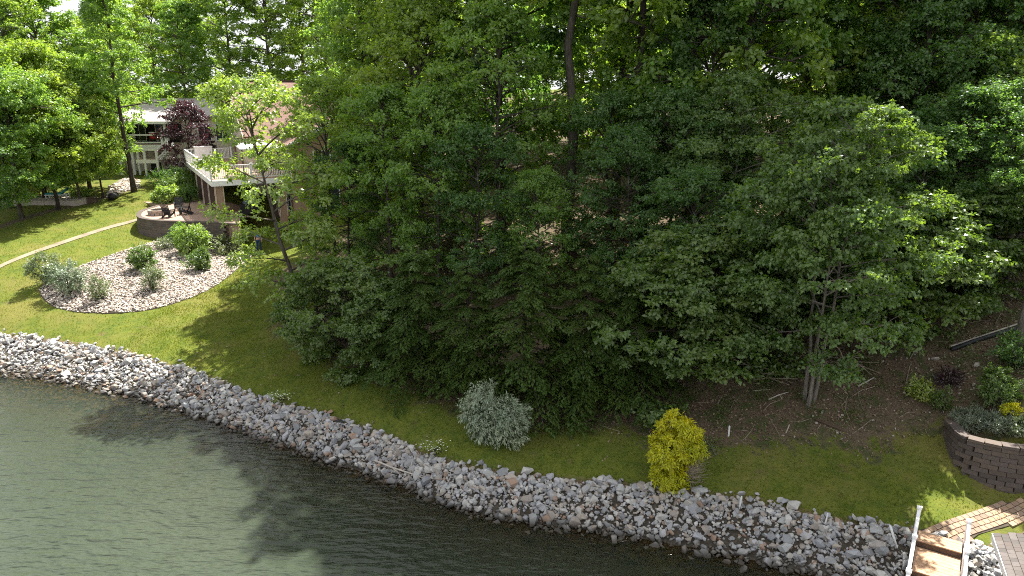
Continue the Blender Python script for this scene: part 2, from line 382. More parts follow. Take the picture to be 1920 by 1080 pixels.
def watermat():
    k = N('lake_water'); p = k.pos()
    def wave(sc, sx, sy, rot, det=2, ro=.5):
        mp = k.n('Mapping'); k.put(mp, 'Vector', p); mp.inputs['Scale'].default_value = (sx, sy, 1); mp.inputs['Rotation'].default_value = (0, 0, R(rot))
        return k.noise(sc, det, ro, mp.outputs[0])
    h = k.math('ADD', k.math('MULTIPLY', wave(1., 1.1, 3.0, 12), 1.0), k.math('MULTIPLY', wave(1., 2.8, 6.5, -8, 3), .42))
    h = k.math('ADD', h, k.math('MULTIPLY', wave(1., .22, .5, 20, 2), .9))
    patchy = k.rng(k.noise(.11, 3, .5, p), .35, .65, .55, 1.0)
    nrm = k.n('Bump', i_Height=h, i_Distance=.115); k.put(nrm, 'Strength', patchy); nrm = nrm.outputs['Normal']
    turb = k.mix(k.rng(k.noise(.16, 3, .5, p), .35, .7), (.042, .055, .037), (.053, .067, .045))
    nd = k.n('Bump', i_Height=h, i_Distance=.26, i_Strength=1.); d = k.n('BsdfDiffuse'); k.put(d, 'Color', turb); k.put(d, 'Normal', nd.outputs['Normal'])
    t = k.n('BsdfTransparent'); k.put(t, 'Color', (.80, .66, .40, 1))
    m1 = k.n('MixShader'); k.put(m1, 'Fac', k.attr('murk')); k.t.links.new(t.outputs[0], m1.inputs[1]); k.t.links.new(d.outputs[0], m1.inputs[2])
    g = k.n('BsdfGlossy'); k.put(g, 'Roughness', .13); k.put(g, 'Normal', nrm); k.put(g, 'Color', (1, 1, 1, 1))
    fr = k.n('Fresnel', i_IOR=1.333); k.put(fr, 'Normal', nrm)
    m2 = k.n('MixShader'); k.put(m2, 'Fac', fr.outputs[0]); k.t.links.new(m1.outputs[0], m2.inputs[1]); k.t.links.new(g.outputs[0], m2.inputs[2])
    return k.surf(m2.outputs[0])
M['water'] = watermat()
M['bark'] = barkmat('grey_bark', (.055, .045, .036), (.14, .12, .10))
M['bark_dark'] = barkmat('dark_bark', (.030, .024, .020), (.075, .06, .05))
M['bark_pale'] = barkmat('pale_bark', (.13, .11, .095), (.27, .24, .21))
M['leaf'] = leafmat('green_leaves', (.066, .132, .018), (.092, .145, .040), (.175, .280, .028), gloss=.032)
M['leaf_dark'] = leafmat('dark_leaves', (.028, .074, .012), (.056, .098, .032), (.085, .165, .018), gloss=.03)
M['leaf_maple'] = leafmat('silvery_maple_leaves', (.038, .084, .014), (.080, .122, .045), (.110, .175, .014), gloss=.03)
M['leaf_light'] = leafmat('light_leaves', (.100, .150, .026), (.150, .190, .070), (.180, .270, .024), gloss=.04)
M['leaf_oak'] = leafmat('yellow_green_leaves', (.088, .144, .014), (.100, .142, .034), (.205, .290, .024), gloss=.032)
M['leaf_purple'] = leafmat('purple_leaves', (.030, .010, .014), (.040, .018, .022), (.030, .006, .010), gloss=.06)
M['needle'] = leafmat('hemlock_needles', (.030, .062, .008), (.042, .070, .016), (.030, .056, .005), gloss=.015)
M['leaf_silver'] = leafmat('silver_leaves', (.092, .132, .078), (.21, .25, .175), (.05, .075, .03), gloss=.06)
M['leaf_gold'] = leafmat('gold_foliage', (.48, .45, .014), (.26, .28, .02), (.28, .26, .006), .45, .02)
M['leaf_olive'] = leafmat('olive_leaves', (.085, .115, .040), (.17, .19, .11), (.06, .09, .02), gloss=.05)
M['leaf_box'] = leafmat('box_leaves', (.050, .098, .016), (.075, .11, .03), (.07, .125, .010), gloss=.04)
M['leaf_lav'] = leafmat('lavender_leaves', (.12, .15, .10), (.16, .18, .13), (.04, .05, .03))
M['leaf_lime'] = leafmat('lime_leaves', (.16, .22, .02), (.18, .22, .05), (.12, .17, .01))
M['grass'] = leafmat('grass_blades', (.092, .122, .017), (.10, .128, .020), (.092, .110, .007), .6, .02)
M['litter'] = leafmat('fallen_leaves', (.15, .105, .075), (.20, .15, .11), (.03, .02, .01), .55, .03)
M['petal'] = simple('white_petals', (.78, .78, .74), .7, .05, 5)

# ------------------------------------------------------------------ ground, lake bed and water
def axis(segs):
    out = []
    for a, b, st in segs: out += list(np.arange(a, b, st))
    out.append(segs[-1][1]); return np.array(out)
gx = axis([(-900, -200, 100), (-200, -70, 10), (-70, -42, 2), (-42, 22, .36), (22, 45, 1.2), (45, 200, 10), (200, 900, 100)])
gy = axis([(-60, 8, 4), (8, 15, .8), (15, 60, .36), (60, 85, .8), (85, 150, 4), (150, 1500, 90)])
GX, GY = np.meshgrid(gx, gy); GZ = hz(GX, GY)
BEDP = smooth(gpoly([(70, 545), (88, 570), (130, 586), (220, 590), (300, 580), (380, 552), (430, 520), (462, 492), (475, 474), (450, 462), (400, 455), (330, 450), (270, 458), (200, 482), (150, 500), (100, 520)]), 2)
LITP = gpoly([(500, 520), (540, 560), (512, 612), (560, 650), (660, 690), (760, 735), (860, 770), (960, 800), (1090, 800), (1180, 812), (1260, 835), (1330, 845), (1440, 835), (1560, 825), (1640, 855), (1700, 815), (1760, 800), (1800, 858)])
LITP = np.vstack([LITP, [(20, 22.6), (60, 24), (60, 140), (-12, 140), (-12, 52), (-13, 47)]])
INLAND = np.vstack([RT, [(60, 30), (900, 1500), (-900, 1500), (-90, 50)]])
def ground_masks(x, y, z):
    e = np.where(inpoly(x, y, LITP), 1, -1) * pdist(x, y, LITP)
    lit = np.clip(.5 + e / 2.2, 0, 1)
    LF = gpoly([(0, 425), (60, 405), (130, 388), (200, 368), (262, 352)])
    lit = np.maximum(lit, np.clip(1.0 - pdist(x, y, LF, False) / 1.0, 0, .85))
    d = pdist(x, y, RT, False); soil = np.clip(1.0 - d / .62, 0, 1) * np.clip((z + .1) / .4, 0, 1) * .85
    soil = np.maximum(soil, np.where(~inpoly(x, y, BEDP), np.clip(.62 - pdist(x, y, BEDP) / .5, 0, 1), 0))
    return lit, soil, np.where(inpoly(x, y, INLAND), np.clip(.5 - pdist(x, y, RT, False) / .3, 0, 1), 1.0)
XF, YF, ZF = GX.ravel(), GY.ravel(), GZ.ravel()
lit, soil, bed = ground_masks(XF, YF, ZF)
nx, ny = len(gx), len(gy)
idx = np.arange(nx * ny).reshape(ny, nx)
FQ = np.stack([idx[:-1, :-1], idx[:-1, 1:], idx[1:, 1:], idx[1:, :-1]], -1).reshape(-1, 4)
rough = (RNG.normal(0, .012, len(ZF)))
gme = npmesh('ground', np.c_[XF, YF, ZF + rough], FQ, M['ground'], True)
for nm, arr in (('litter', lit), ('soil', soil), ('bed', bed)):
    a = gme.attributes.new(nm, 'FLOAT', 'POINT'); a.data.foreach_set('value', arr.astype(np.float32))
tag(link('ground', gme), kind='structure')
wx = axis([(-900, -100, 80), (-100, -40, 5), (-40, 24, .5), (24, 100, 6), (100, 900, 80)]); wy = axis([(-700, -40, 60), (-40, 8, 4), (8, 40, .5), (40, 60, 2)])
WX, WY = np.meshgrid(wx, wy); depth = np.clip(-hz(WX, WY), 0, 6).ravel(); murk = 1 - np.exp(-(depth + .02) * .95)
idx = np.arange(WX.size).reshape(len(wy), len(wx))
wme = npmesh('water', np.c_[WX.ravel(), WY.ravel(), np.zeros(WX.size)], np.stack([idx[:-1, :-1], idx[:-1, 1:], idx[1:, 1:], idx[1:, :-1]], -1).reshape(-1, 4), M['water'], True)
a = wme.attributes.new('murk', 'FLOAT', 'POINT'); a.data.foreach_set('value', murk.astype(np.float32))
tag(link('water', wme), kind='structure')

# ------------------------------------------------------------------ stones
def hull_stone(rs, flat=.6, k=15):
    """an angular convex stone, about 24 triangles, half-length 1"""
    import bmesh
    bm = bmesh.new()
    for _ in range(k):
        v = rs.normal(size=3); v /= np.linalg.norm(v); v *= rs.uniform(.82, 1.0); bm.verts.new((v[0], v[1] * .78, v[2] * flat))
    r = bmesh.ops.convex_hull(bm, input=bm.verts[:]); bmesh.ops.delete(bm, geom=[e for e in r['geom_interior'] if isinstance(e, bmesh.types.BMVert)], context='VERTS')
    bmesh.ops.triangulate(bm, faces=bm.faces[:]); bm.normal_update(); bm.verts.index_update()
    V = np.array([v.co[:] for v in bm.verts]); Fs = np.array([[v.index for v in f.verts] for f in bm.faces]); bm.free(); return V, Fs
STONES = [hull_stone(RNG, RNG.uniform(.45, .8), int(RNG.integers(12, 18))) for _ in range(16)]
def rotm(rs, m, tilt=.7):
    a = rs.uniform(0, 2 * np.pi, m); b = rs.normal(0, tilt, m); c = rs.normal(0, tilt, m)
    ca, sa, cb, sb, cc, sc_ = np.cos(a), np.sin(a), np.cos(b), np.sin(b), np.cos(c), np.sin(c); z = np.zeros(m); o = np.ones(m)
    A_ = np.stack([ca, -sa, z, sa, ca, z, z, z, o], 1).reshape(m, 3, 3); B_ = np.stack([cb, z, sb, z, o, z, -sb, z, cb], 1).reshape(m, 3, 3); C_ = np.stack([o, z, z, z, cc, -sc_, z, sc_, cc], 1).reshape(m, 3, 3)
    return A_ @ B_ @ C_
def stone_mass(name, pos, size, mat, rs, tilt=.5, protos=None):
    protos = protos or STONES; Rm = rotm(rs, len(pos), tilt); Vs = []; Fs = []; b = 0
    for i in range(len(pos)):
        V, Fc = protos[i % len(protos)]; q = (V * size[i]) @ Rm[i].T + pos[i]; Vs.append(q); Fs.append(Fc + b); b += len(V)
    return npmesh(name, np.vstack(Vs), np.vstack(Fs), mat)

# riprap bank: the 300 stones that show largest are single parts, the rest one mass
rip = empty('riprap_bank', (*WL[9], 0)); tag(rip, 'long bank of loose grey stones between the lawn and the lake water', 'stone bank')
WLr = resample(WL, .2); m = len(WLr)
RTr = np.array([RT_[np.argmin(((RT_ - a) ** 2).sum(1))] for a in WLr for RT_ in [resample(RT, .2)]])
NS = 9500; si = RNG.integers(0, m, NS); fr = RNG.uniform(-.62, 1.10, NS); fr[:1800] = RNG.uniform(.78, 1.06, 1800)
pos = WLr[si] + (RTr[si] - WLr[si]) * fr[:, None] + RNG.normal(0, .12, (NS, 2))
sz = np.clip(RNG.lognormal(math.log(.104), .40, NS), .055, .29)
keep = np.ones(NS, bool); pos3 = np.c_[pos, hz(pos[:, 0], pos[:, 1]) + sz * .25 + np.abs(RNG.normal(0, .05, NS))]
sx, sy = np.array([proj(p) for p in pos3]).T

GP = at_z(1763, 1003, 1.0); gd = pos - GP[:2]; gang = (np.abs(gd[:, 0] * math.cos(R(33)) - gd[:, 1] * math.sin(R(33))) < .72) & (gd[:, 0] * -math.sin(R(33)) - gd[:, 1] * math.cos(R(33)) > -.1)
keep &= ~gang
pos3, sz, sx, sy = pos3[keep], sz[keep], sx[keep], sy[keep]
inview = (sx > 5) & (sx < 1915) & (sy > 0) & (sy < 1075) & (pos3[:, 2] > .12)
score = np.where(inview, sz / np.linalg.norm(pos3 - np.array([0, 0, CAMH]), axis=1), 0)
order = np.argsort(-score); big = order[:290]; rest = order[290:]
SM = [npmesh('stone', V, Fc, M['riprap']) for V, Fc in STONES]
NF = 8000; sj = RNG.integers(0, m, NF); ff = RNG.uniform(-.3, 1.05, NF); pf = WLr[sj] + (RTr[sj] - WLr[sj]) * ff[:, None] + RNG.normal(0, .06, (NF, 2)); gd = pf - GP[:2]
pf = pf[~((np.abs(gd[:, 0] * math.cos(R(33)) - gd[:, 1] * math.sin(R(33))) < .72) & (gd[:, 0] * -math.sin(R(33)) - gd[:, 1] * math.cos(R(33)) > -.1))]
sf = RNG.uniform(.045, .09, len(pf)); fill3 = np.c_[pf, hz(pf[:, 0], pf[:, 1]) + sf * .3]
rl = np.array(rip.location); Rm = rotm(RNG, len(big), .5)
for j, i in enumerate(big):
    o = link('stone', SM[j % 16], rip); mw = Matrix(Rm[j].tolist()).to_4x4(); o.rotation_euler = mw.to_euler(); o.location = Vector(pos3[i] - rl); o.scale = (sz[i],) * 3
o = link('stones', stone_mass('stones', np.vstack([pos3[rest], fill3]) - rl, np.r_[sz[rest], sf], M['riprap'], RNG), rip); o['kind'] = 'stuff'
for bp, s, nm, lab in (((1312, 925), .42, 'boulder', 'largest pale grey boulder on the bank top beside the golden shrub'),
                       ((1356, 940), .33, 'boulder', 'smooth blue grey boulder on the bank top left of a white stake'),
                       ((1648, 1030), .50, 'boulder', 'flat rusty brown boulder on the stone bank near the steps'),
                       ((1642, 1002), .52, 'boulder', 'long pale flat boulder on the bank top left of the steps')):
    p = ground(*bp); o = link(nm, npmesh(nm, *hull_stone(RNG, .6, 22), M['boulder'] if 'rusty' in lab else M['riprap'])); o.location = Vector(p) + Vector((0, 0, .12)); o.scale = (s * .75, s * .6, s * .55); o.rotation_euler = (.1, .1, RNG.uniform(0, 3)); tag(o, lab, 'boulder')

# gravel bed
pm = patch(BEDP, 'gravel_bed', M['joint'], .03, 14); tag(link('gravel_bed', pm), kind='structure')
mn, mxb = BEDP.min(0), BEDP.max(0); q = RNG.uniform(mn, mxb, (19000, 2)); q = q[inpoly(q[:, 0], q[:, 1], BEDP)]
TINY = [hull_stone(RNG, RNG.uniform(.3, .6), 8) for _ in range(8)]
gs = RNG.uniform(.05, .115, len(q)); o = link('gravel', stone_mass('gravel', np.c_[q, hz(q[:, 0], q[:, 1]) + .03 + gs * .3], gs, M['gravel'], RNG, .3, TINY)); tag(o, kind='stuff')
# ------------------------------------------------------------------ foliage generators
def unit(a): return a / (np.linalg.norm(a, axis=-1, keepdims=True) + 1e-9)
def leaves_mesh(name, P, D, Nn, L, W, mat, fold=.16, droop=.12):
    D = unit(D); S = unit(np.cross(D, Nn)); Nn = np.cross(S, D); L = L[:, None]; W = W[:, None]
    v0 = P; v2 = P + D * L - Nn * L * droop; mdl = P + D * L * .45; v1 = mdl + S * W * .5 + Nn * W * fold; v3 = mdl - S * W * .5 + Nn * W * fold
    V = np.stack([v0, v1, v2, v3], 1).reshape(-1, 3); m = len(P); Fq = np.arange(4 * m).reshape(m, 4)[:, ::-1].copy()
    return npmesh(name, V, Fq, mat)
def bezier(a, b, c, k):
    t = np.linspace(0, 1, k)[:, None]; return (1 - t) ** 2 * a + 2 * t * (1 - t) * b + t * t * c
def tree_proto(seed, H=14, cr=3.6, base=.25, limbs=26, nleaf=24000, leaf=.22, mat='leaf', bark='bark', tr=.2, lean=(0, 0), profile='oval', stems=1, clump=.85, flat=.85, wind=.12, sub=6, stem_spread=1.2, aspect=.62, extra_low=False):
    rs = np.random.default_rng(seed); tb = MB(); cen = []; rad = []; lead = []
    for st in range(stems):
        sa = 2 * math.pi * st / stems + seed; s0 = np.array([math.cos(sa), math.sin(sa), 0]) * (.35 * stem_spread if stems > 1 else 0); s1 = np.array([math.cos(sa), math.sin(sa), 0]) * (1.3 * stem_spread if stems > 1 else 0)
        kk = 12; tt = np.linspace(0, 1, kk); wob = np.cumsum(rs.normal(0, .022 * H / kk * 3, (kk, 2)), 0); wob -= wob[0]
        hh = H * (1 - .12 * st) * .97
        tp = np.c_[s0[0] + (s1[0] - s0[0]) * tt + lean[0] * tt ** 1.2 + wob[:, 0], s0[1] + (s1[1] - s0[1]) * tt + lean[1] * tt ** 1.2 + wob[:, 1], tt * hh - .35 * (1 - tt)]
        r0 = tr * (1 if stems == 1 else .7); rr = r0 * (1 - tt * .93) ** .85; rr[0] *= 1.45
        tb.tube(tp, rr, 8)
        nl = limbs // stems
        for i in range(nl):
            f = base + (1 - base) * ((i + rs.uniform(.1, .9)) / nl) ** .9; f = min(f, .985)
            p0 = np.array([np.interp(f, tt, tp[:, j]) for j in range(3)])
            u = (f - base) / (1 - base)
            if profile == 'oval': env = (max(0, 1 - (2 * u - .9) ** 2 / 1.25)) ** .5
            elif profile == 'cone': env = (1 - u) ** .8 + .06
            elif profile == 'top': env = .35 + .65 * math.sin(math.pi * min(1, u * .95 + .08)) ** .7 if u > .12 else .3
            else: env = 1 - .55 * u
            ln = cr * max(.16, env) * rs.uniform(.7, 1.12); az = i * 2.399 + rs.normal(0, .35) + sa
            el = R(6 + 64 * u ** 1.3) + rs.normal(0, .26)
            d = np.array([math.cos(az) * math.cos(el), math.sin(az) * math.cos(el), math.sin(el)])
            mid = p0 + d * ln * .55; end = p0 + d * ln * .8 + np.array([math.cos(az), math.sin(az), .12]) * ln * .28 + np.array([0, 0, -.05 * ln])
            pts = bezier(p0, mid, end, 6); br = max(.012, min(r0 * .42, .018 * ln + .012)); tb.tube(pts, np.linspace(br, .008, 6), 5, False)
            cen.append(end); rad.append(clump * rs.uniform(.7, 1.1)); lead.append(d)
            for s in range(sub):
                fs = .28 + .68 * (s + rs.uniform(0, .8)) / sub; q0 = np.array([np.interp(fs, np.linspace(0, 1, 6), pts[:, j]) for j in range(3)])
                sz_ = (1 if s % 2 else -1) * rs.uniform(.5, 1.15); dz_ = az + sz_; sl_ = ln * rs.uniform(.22, .42) * (1.1 - .5 * fs) + .25
                e = R(rs.uniform(-8, 32)); dd = np.array([math.cos(dz_) * math.cos(e), math.sin(dz_) * math.cos(e), math.sin(e)])
                q1 = q0 + dd * sl_; tb.tube([q0, (q0 + q1) / 2 + np.array([0, 0, .04]), q1], [br * .45, br * .3, .006], 4, False)
                cen.append(q1); rad.append(clump * rs.uniform(.5, 1.0)); lead.append(dd)
        cen.append(tp[-1]); rad.append(clump * .7); lead.append(np.array([0, 0, 1.]))
    cen = np.array(cen); rad = np.array(rad); lead = np.array(lead)
    wgt = rad ** 2; ci = rs.choice(len(cen), nleaf, p=wgt / wgt.sum())
    # leaves gather on a few twigs inside each clump so clumps keep gaps between them
    ntw = 9; tw = unit(rs.normal(size=(len(cen), ntw, 3)) * np.array([1, 1, .55]) + lead[:, None] * .5); tk = rs.integers(0, ntw, nleaf)
    u = rs.uniform(.12, 1, nleaf) ** .75; off = tw[ci, tk] * (u * rad[ci])[:, None] + rs.normal(0, .09, (nleaf, 3)) * rad[ci][:, None]
    off[:, 2] = off[:, 2] * flat - .10 * (np.hypot(off[:, 0], off[:, 1]) ** 2) / np.maximum(rad[ci], .2)
    P = cen[ci] + off
    out = unit(off * np.array([1, 1, .6]) + 1e-4)
    Nn = unit(np.array([0, 0, .55]) + out * .45 + rs.normal(0, .55, (nleaf, 3)))
    D = unit(out * .7 + rs.normal(0, .5, (nleaf, 3)) + np.array([wind * 2.2, -wind, -.28])); D = unit(D - Nn * (D * Nn).sum(1, keepdims=True) * .8)
    L = leaf * rs.uniform(.65, 1.25, nleaf)
    return tb.mesh('trunk', M[bark], True), leaves_mesh('crown', P, D, Nn, L, L * aspect * rs.uniform(.8, 1.15, nleaf), M[mat])
def hemlock_proto(seed, H=7, cr=2.6, nbr=70, mat='needle', tr=.11, ncard=30000, dens=1.):
    rs = np.random.default_rng(seed); tb = MB(); tb.tube([(0, 0, -.3), (.05, 0, H * .35), (0, .06, H * .7), (.1, 0, H)], [tr * 1.3, tr * .8, tr * .45, .012], 7)
    P = []; D = []; Nn = []; per = max(8, ncard // (nbr * 14))
    for i in range(nbr):
        f = .04 + .95 * (i / nbr); ln = cr * (1 - f) ** .75 * rs.uniform(.75, 1.15) + .18; az = i * 2.399 + rs.normal(0, .3); z0 = H * f
        d = np.array([math.cos(az), math.sin(az), 0]); p0 = np.array([0, 0, z0]); lift = .22 * (1 - f) * rs.uniform(.4, 1.2)
        pts = bezier(p0, p0 + d * ln * .5 + np.array([0, 0, ln * lift]), p0 + d * ln + np.array([0, 0, -ln * rs.uniform(.10, .34)]), 7); tb.tube(pts, np.linspace(.025, .006, 7), 4, False)
        side = np.array([-d[1], d[0], 0])
        for k in range(14):
            fs = .18 + .82 * (k + rs.uniform(0, .8)) / 14; q0 = np.array([np.interp(fs, np.linspace(0, 1, 7), pts[:, j]) for j in range(3)])
            sg = 1 if k % 2 else -1; dd = unit(d * .75 + side * sg * rs.uniform(.5, .95) + np.array([0, 0, rs.uniform(-.32, .02)])); tl = ln * (.16 + .26 * (1 - fs)) + .12
            s = rs.uniform(.02, 1, per) * tl; q = q0 + dd * s[:, None] + np.array([0, 0, -.22]) * (s / tl)[:, None] ** 2 * tl
            sd2 = np.where(rs.random(per) < .5, 1., -1.)[:, None] * unit(np.cross(dd, [0, 0, 1]))
            P.append(q + rs.normal(0, .018, (per, 3))); D.append(dd * .8 + sd2 * .75 + rs.normal(0, .16, (per, 3)) + np.array([0, 0, -.12])); Nn.append(np.array([0, 0, 1.]) + rs.normal(0, .28, (per, 3)))
    P, D, Nn = np.vstack(P), np.vstack(D), unit(np.vstack(Nn)); L = rs.uniform(.10, .2, len(P))
    return tb.mesh('trunk', M['bark_dark'], True), leaves_mesh('crown', P, D, Nn, L, L * .36, M[mat], .05, .15)
def shrub_proto(seed, H, rx, ry, nleaf, leaf, mat, aspect=.4, stems=16, up=.55, clump=.28, bark='bark_dark', wind=0., shell=.35, bottom=.05, flop=.0):
    """branching shrub: stems fan from the root, leaves gather in clumps through the outer volume"""
    rs = np.random.default_rng(seed); tb = MB(); cen = []; ld = []
    for i in range(stems):
        az = i * 2.399 + rs.normal(0, .3); k = math.sqrt((i + .5) / stems); top = np.array([math.cos(az) * rx * k * .8, math.sin(az) * ry * k * .8, H * (.95 - .5 * k ** 2.2) * rs.uniform(.8, 1.0)])
        pts = bezier(np.array([math.cos(az) * .06, math.sin(az) * .06, -.1]), np.array([top[0] * .3, top[1] * .3, top[2] * .55]), top, 5); tb.tube(pts, np.linspace(.018 + .01 * H, .006, 5), 5, False)
    m = int(30 + 26 * rx * ry * H)
    v = unit(rs.normal(size=(m, 3))); r = rs.uniform(shell, 1, m) ** .6 * rs.uniform(.82, 1.06, m)
    c = v * r[:, None]; c = np.c_[c[:, 0] * rx, c[:, 1] * ry, bottom * H + (c[:, 2] * .5 + .5) * H * (1 - bottom)]
    c[:, :2] += rs.normal(0, .05 * rx, (m, 2)); ld = v
    ci = rs.integers(0, m, nleaf); cl = clump * rs.uniform(.6, 1.2, m)
    tw = unit(rs.normal(size=(m, 6, 3)) + ld[:, None] * .9 + np.array([0, 0, up])); tk = rs.integers(0, 6, nleaf); u = rs.uniform(.05, 1, nleaf)
    off = tw[ci, tk] * (u * cl[ci])[:, None] + rs.normal(0, .03, (nleaf, 3)); P = c[ci] + off; P[:, 2] = np.maximum(P[:, 2], .03)
    D = unit(tw[ci, tk] + rs.normal(0, .55, (nleaf, 3)) + np.array([wind, -wind * .4, -flop])); Nn = unit(ld[ci] * .5 + np.array([0, 0, .7]) + rs.normal(0, .45, (nleaf, 3)))
    L = leaf * rs.uniform(.6, 1.3, nleaf)
    return tb.mesh('stems', M[bark], True), leaves_mesh('foliage', P, D, Nn, L, L * aspect, M[mat])

P_ = {}
P_['tall_a'] = tree_proto(11, 22, 4.6, .20, 56, 36000, .25, 'leaf', 'bark', .25, sub=6, clump=.85)
P_['tall_b'] = tree_proto(12, 22, 5.0, .24, 54, 34000, .24, 'leaf_oak', 'bark', .24, (.8, .2), sub=6, clump=.85)
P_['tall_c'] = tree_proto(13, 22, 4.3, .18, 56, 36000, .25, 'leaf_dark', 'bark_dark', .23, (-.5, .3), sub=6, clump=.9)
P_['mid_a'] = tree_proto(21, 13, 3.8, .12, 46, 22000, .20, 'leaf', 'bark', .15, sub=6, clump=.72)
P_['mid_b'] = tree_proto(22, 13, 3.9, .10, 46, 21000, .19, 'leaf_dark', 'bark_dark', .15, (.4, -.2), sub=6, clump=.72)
P_['mid_c'] = tree_proto(23, 13, 3.6, .14, 44, 18000, .20, 'leaf_oak', 'bark', .15, sub=6, clump=.7)
P_['bare_a'] = tree_proto(14, 24, 4.8, .50, 40, 30000, .24, 'leaf_oak', 'bark', .30, (-.4, 0), sub=6, clump=.85)
P_['bare_b'] = tree_proto(15, 24, 4.0, .52, 38, 29000, .24, 'leaf', 'bark_dark', .24, (.3, 0), sub=6, clump=.85)
P_['edge_a'] = tree_proto(24, 10, 3.5, .27, 40, 34000, .19, 'leaf', 'bark', .17, (.3, 0), sub=6, clump=.85)
P_['edge_b'] = tree_proto(25, 10, 3.6, .30, 40, 34000, .18, 'leaf_oak', 'bark_dark', .16, (-.3, .2), sub=6, clump=.8)
P_['maple'] = tree_proto(31, 11, 3.3, .30, 60, 50000, .15, 'leaf_maple', 'bark_pale', .13, profile='oval', stems=3, clump=.8, flat=.6, sub=6, aspect=.75, stem_spread=.55)
P_['young'] = tree_proto(41, 12, 3.3, .16, 26, 14000, .19, 'leaf_light', 'bark', .13, (-2.2, .3), sub=5, clump=.75)
P_['sparse'] = tree_proto(51, 18, 3.3, .36, 36, 19000, .20, 'leaf', 'bark_dark', .21, (-.2, 0), profile='cone', sub=5, clump=.7)
P_['purple'] = tree_proto(61, 6.5, 2.3, .14, 24, 13000, .16, 'leaf_purple', 'bark_dark', .10, sub=5, clump=.65)
P_['low'] = tree_proto(71, 4.2, 2.3, .08, 26, 19000, .15, 'leaf_box', 'bark_dark', .08, sub=6, clump=.6, flat=.45)
P_['hem_a'] = hemlock_proto(81); P_['hem_b'] = hemlock_proto(82, 6, 2.9, 62, ncard=30000)

TREES = []
def tree(kind, x, y, H, label, name='deciduous_tree', cat='tree', group=None, wide=1., rz=None, z=None):
    nomH = {'tall': 22, 'bare': 24, 'edge': 10, 'mid': 13, 'mapl': 11, 'youn': 12, 'spar': 18, 'purp': 6.5, 'low': 4.2}.get(kind[:4].rstrip('_'), 7 if kind == 'hem_a' else 6)
    s = H / nomH; rt = empty(name, (x, y, h1(x, y) if z is None else z), RNG.uniform(0, 6.28) if rz is None else rz); rt.scale = (s * wide, s * wide, s)
    tag(rt, label, cat, group); link('trunk', P_[kind][0], rt); link('crown', P_[kind][1], rt); TREES.append((kind, label, x, y, H)); return rt
def at_Y(px, Y, zmid=8): return (px - 960) / F * (Y * cC + (CAMH - zmid) * cS), Y
def gtree(kind, px, py, H, label, **k):
    p = ground(px, py); return tree(kind, p[0], p[1], H, label, **k)
def ytree(kind, px, Y, H, label, **k):
    x, y = at_Y(px, Y); return tree(kind, x, y, H, label, **k)

# ---- trees along the left garden edge
gtree('edge_a', 42, 410, 10.5, 'leafy tree with thick dark trunk at the left end of the upper lawn edge', rz=.3)
gtree('edge_b', 108, 393, 10, 'leafy tree with grey trunk on the lawn edge beside the teal lounger', rz=1.7)
gtree('edge_a', 150, 380, 8.5, 'slim low tree on the lawn edge between grey trunk and black box', rz=4.1, wide=.8)
gtree('edge_b', 192, 371, 8.0, 'twin stemmed tree on the lawn edge in front of the boulder slope', rz=2.2, wide=.7)
gtree('sparse', 252, 360, 18.5, 'tall thin tree with straight dark trunk in front of the pale roofed house', rz=.9)
ytree('mid_b', -45, 51, 10, 'dark tree at the far left edge of the photo shading the lawn', rz=5)
BK = 'trees behind the left garden edge'
ytree('tall_b', 25, 66, 20, 'bright green crown rising behind the thick dark trunk at far left', group=BK, rz=.4)
ytree('tall_a', 100, 70, 18.5, 'broad bright crown behind the teal lounger left of the sky gap', group=BK, rz=2.4, wide=1.15)
ytree('mid_c', 170, 74, 14.5, 'rounded yellow green crown just under the gap of white sky', group=BK, rz=3.1, wide=1.2)
ytree('tall_a', -30, 78, 20, 'tall crown in the top left corner of the photo', group=BK, rz=5.2)
ytree('edge_a', 160, 64, 11, 'mid green crown between the sky gap and the thin dark trunk', group=BK, rz=1.1)
ytree('edge_b', 70, 61, 12, 'low bright crown directly behind the grey trunk tree', group=BK, rz=1.9)
ytree('edge_a', 5, 58, 11, 'shaded lower crown behind the thick dark trunk', group=BK, rz=2.9)
ytree('tall_c', 80, 88, 24, 'dark upper trunk and thin crown standing against the white sky', group=BK, rz=2.9, wide=.6)
HB = 'trees behind the two houses'
for i, (px, Y, H, kd, lab) in enumerate([(300, 88, 17.5, 'tall_b', 'round crown behind the pale roof just right of the thin trunk'), (350, 84, 17, 'tall_a', 'crown rising directly behind the purple tree'),
        (400, 92, 18, 'tall_b', 'crown behind the left end of the pink roof ridge'), (255, 95, 18, 'tall_a', 'crown behind the pale roof left of the thin trunk'), (450, 88, 21, 'tall_a', 'tall bright crown above the pink roof ridge'),
        (510, 86, 22, 'tall_b', 'tall yellow green crown right of the pink roof ridge'), (570, 90, 24, 'tall_a', 'tall crown at the top behind the house right of its ridge'), (630, 84, 24, 'tall_b', 'tall crown left of the long straight trunk at the top'),
        (215, 104, 18, 'tall_c', 'small distant crown at the foot of the sky gap'), (330, 108, 21, 'tall_a', 'distant crown at the skyline behind the pale house')]):
    ytree(kd, px, Y, H, lab, group=HB, rz=i * 1.3)
gtree('purple', 362, 338, 7.0, 'dark purple leaved tree between the pale house and the white deck', name='purple_leaf_tree', rz=1.0)
gtree('young', 570, 602, 12.0, 'light green open crowned young tree leaning left in front of the white deck', name='young_tree', rz=0.0)
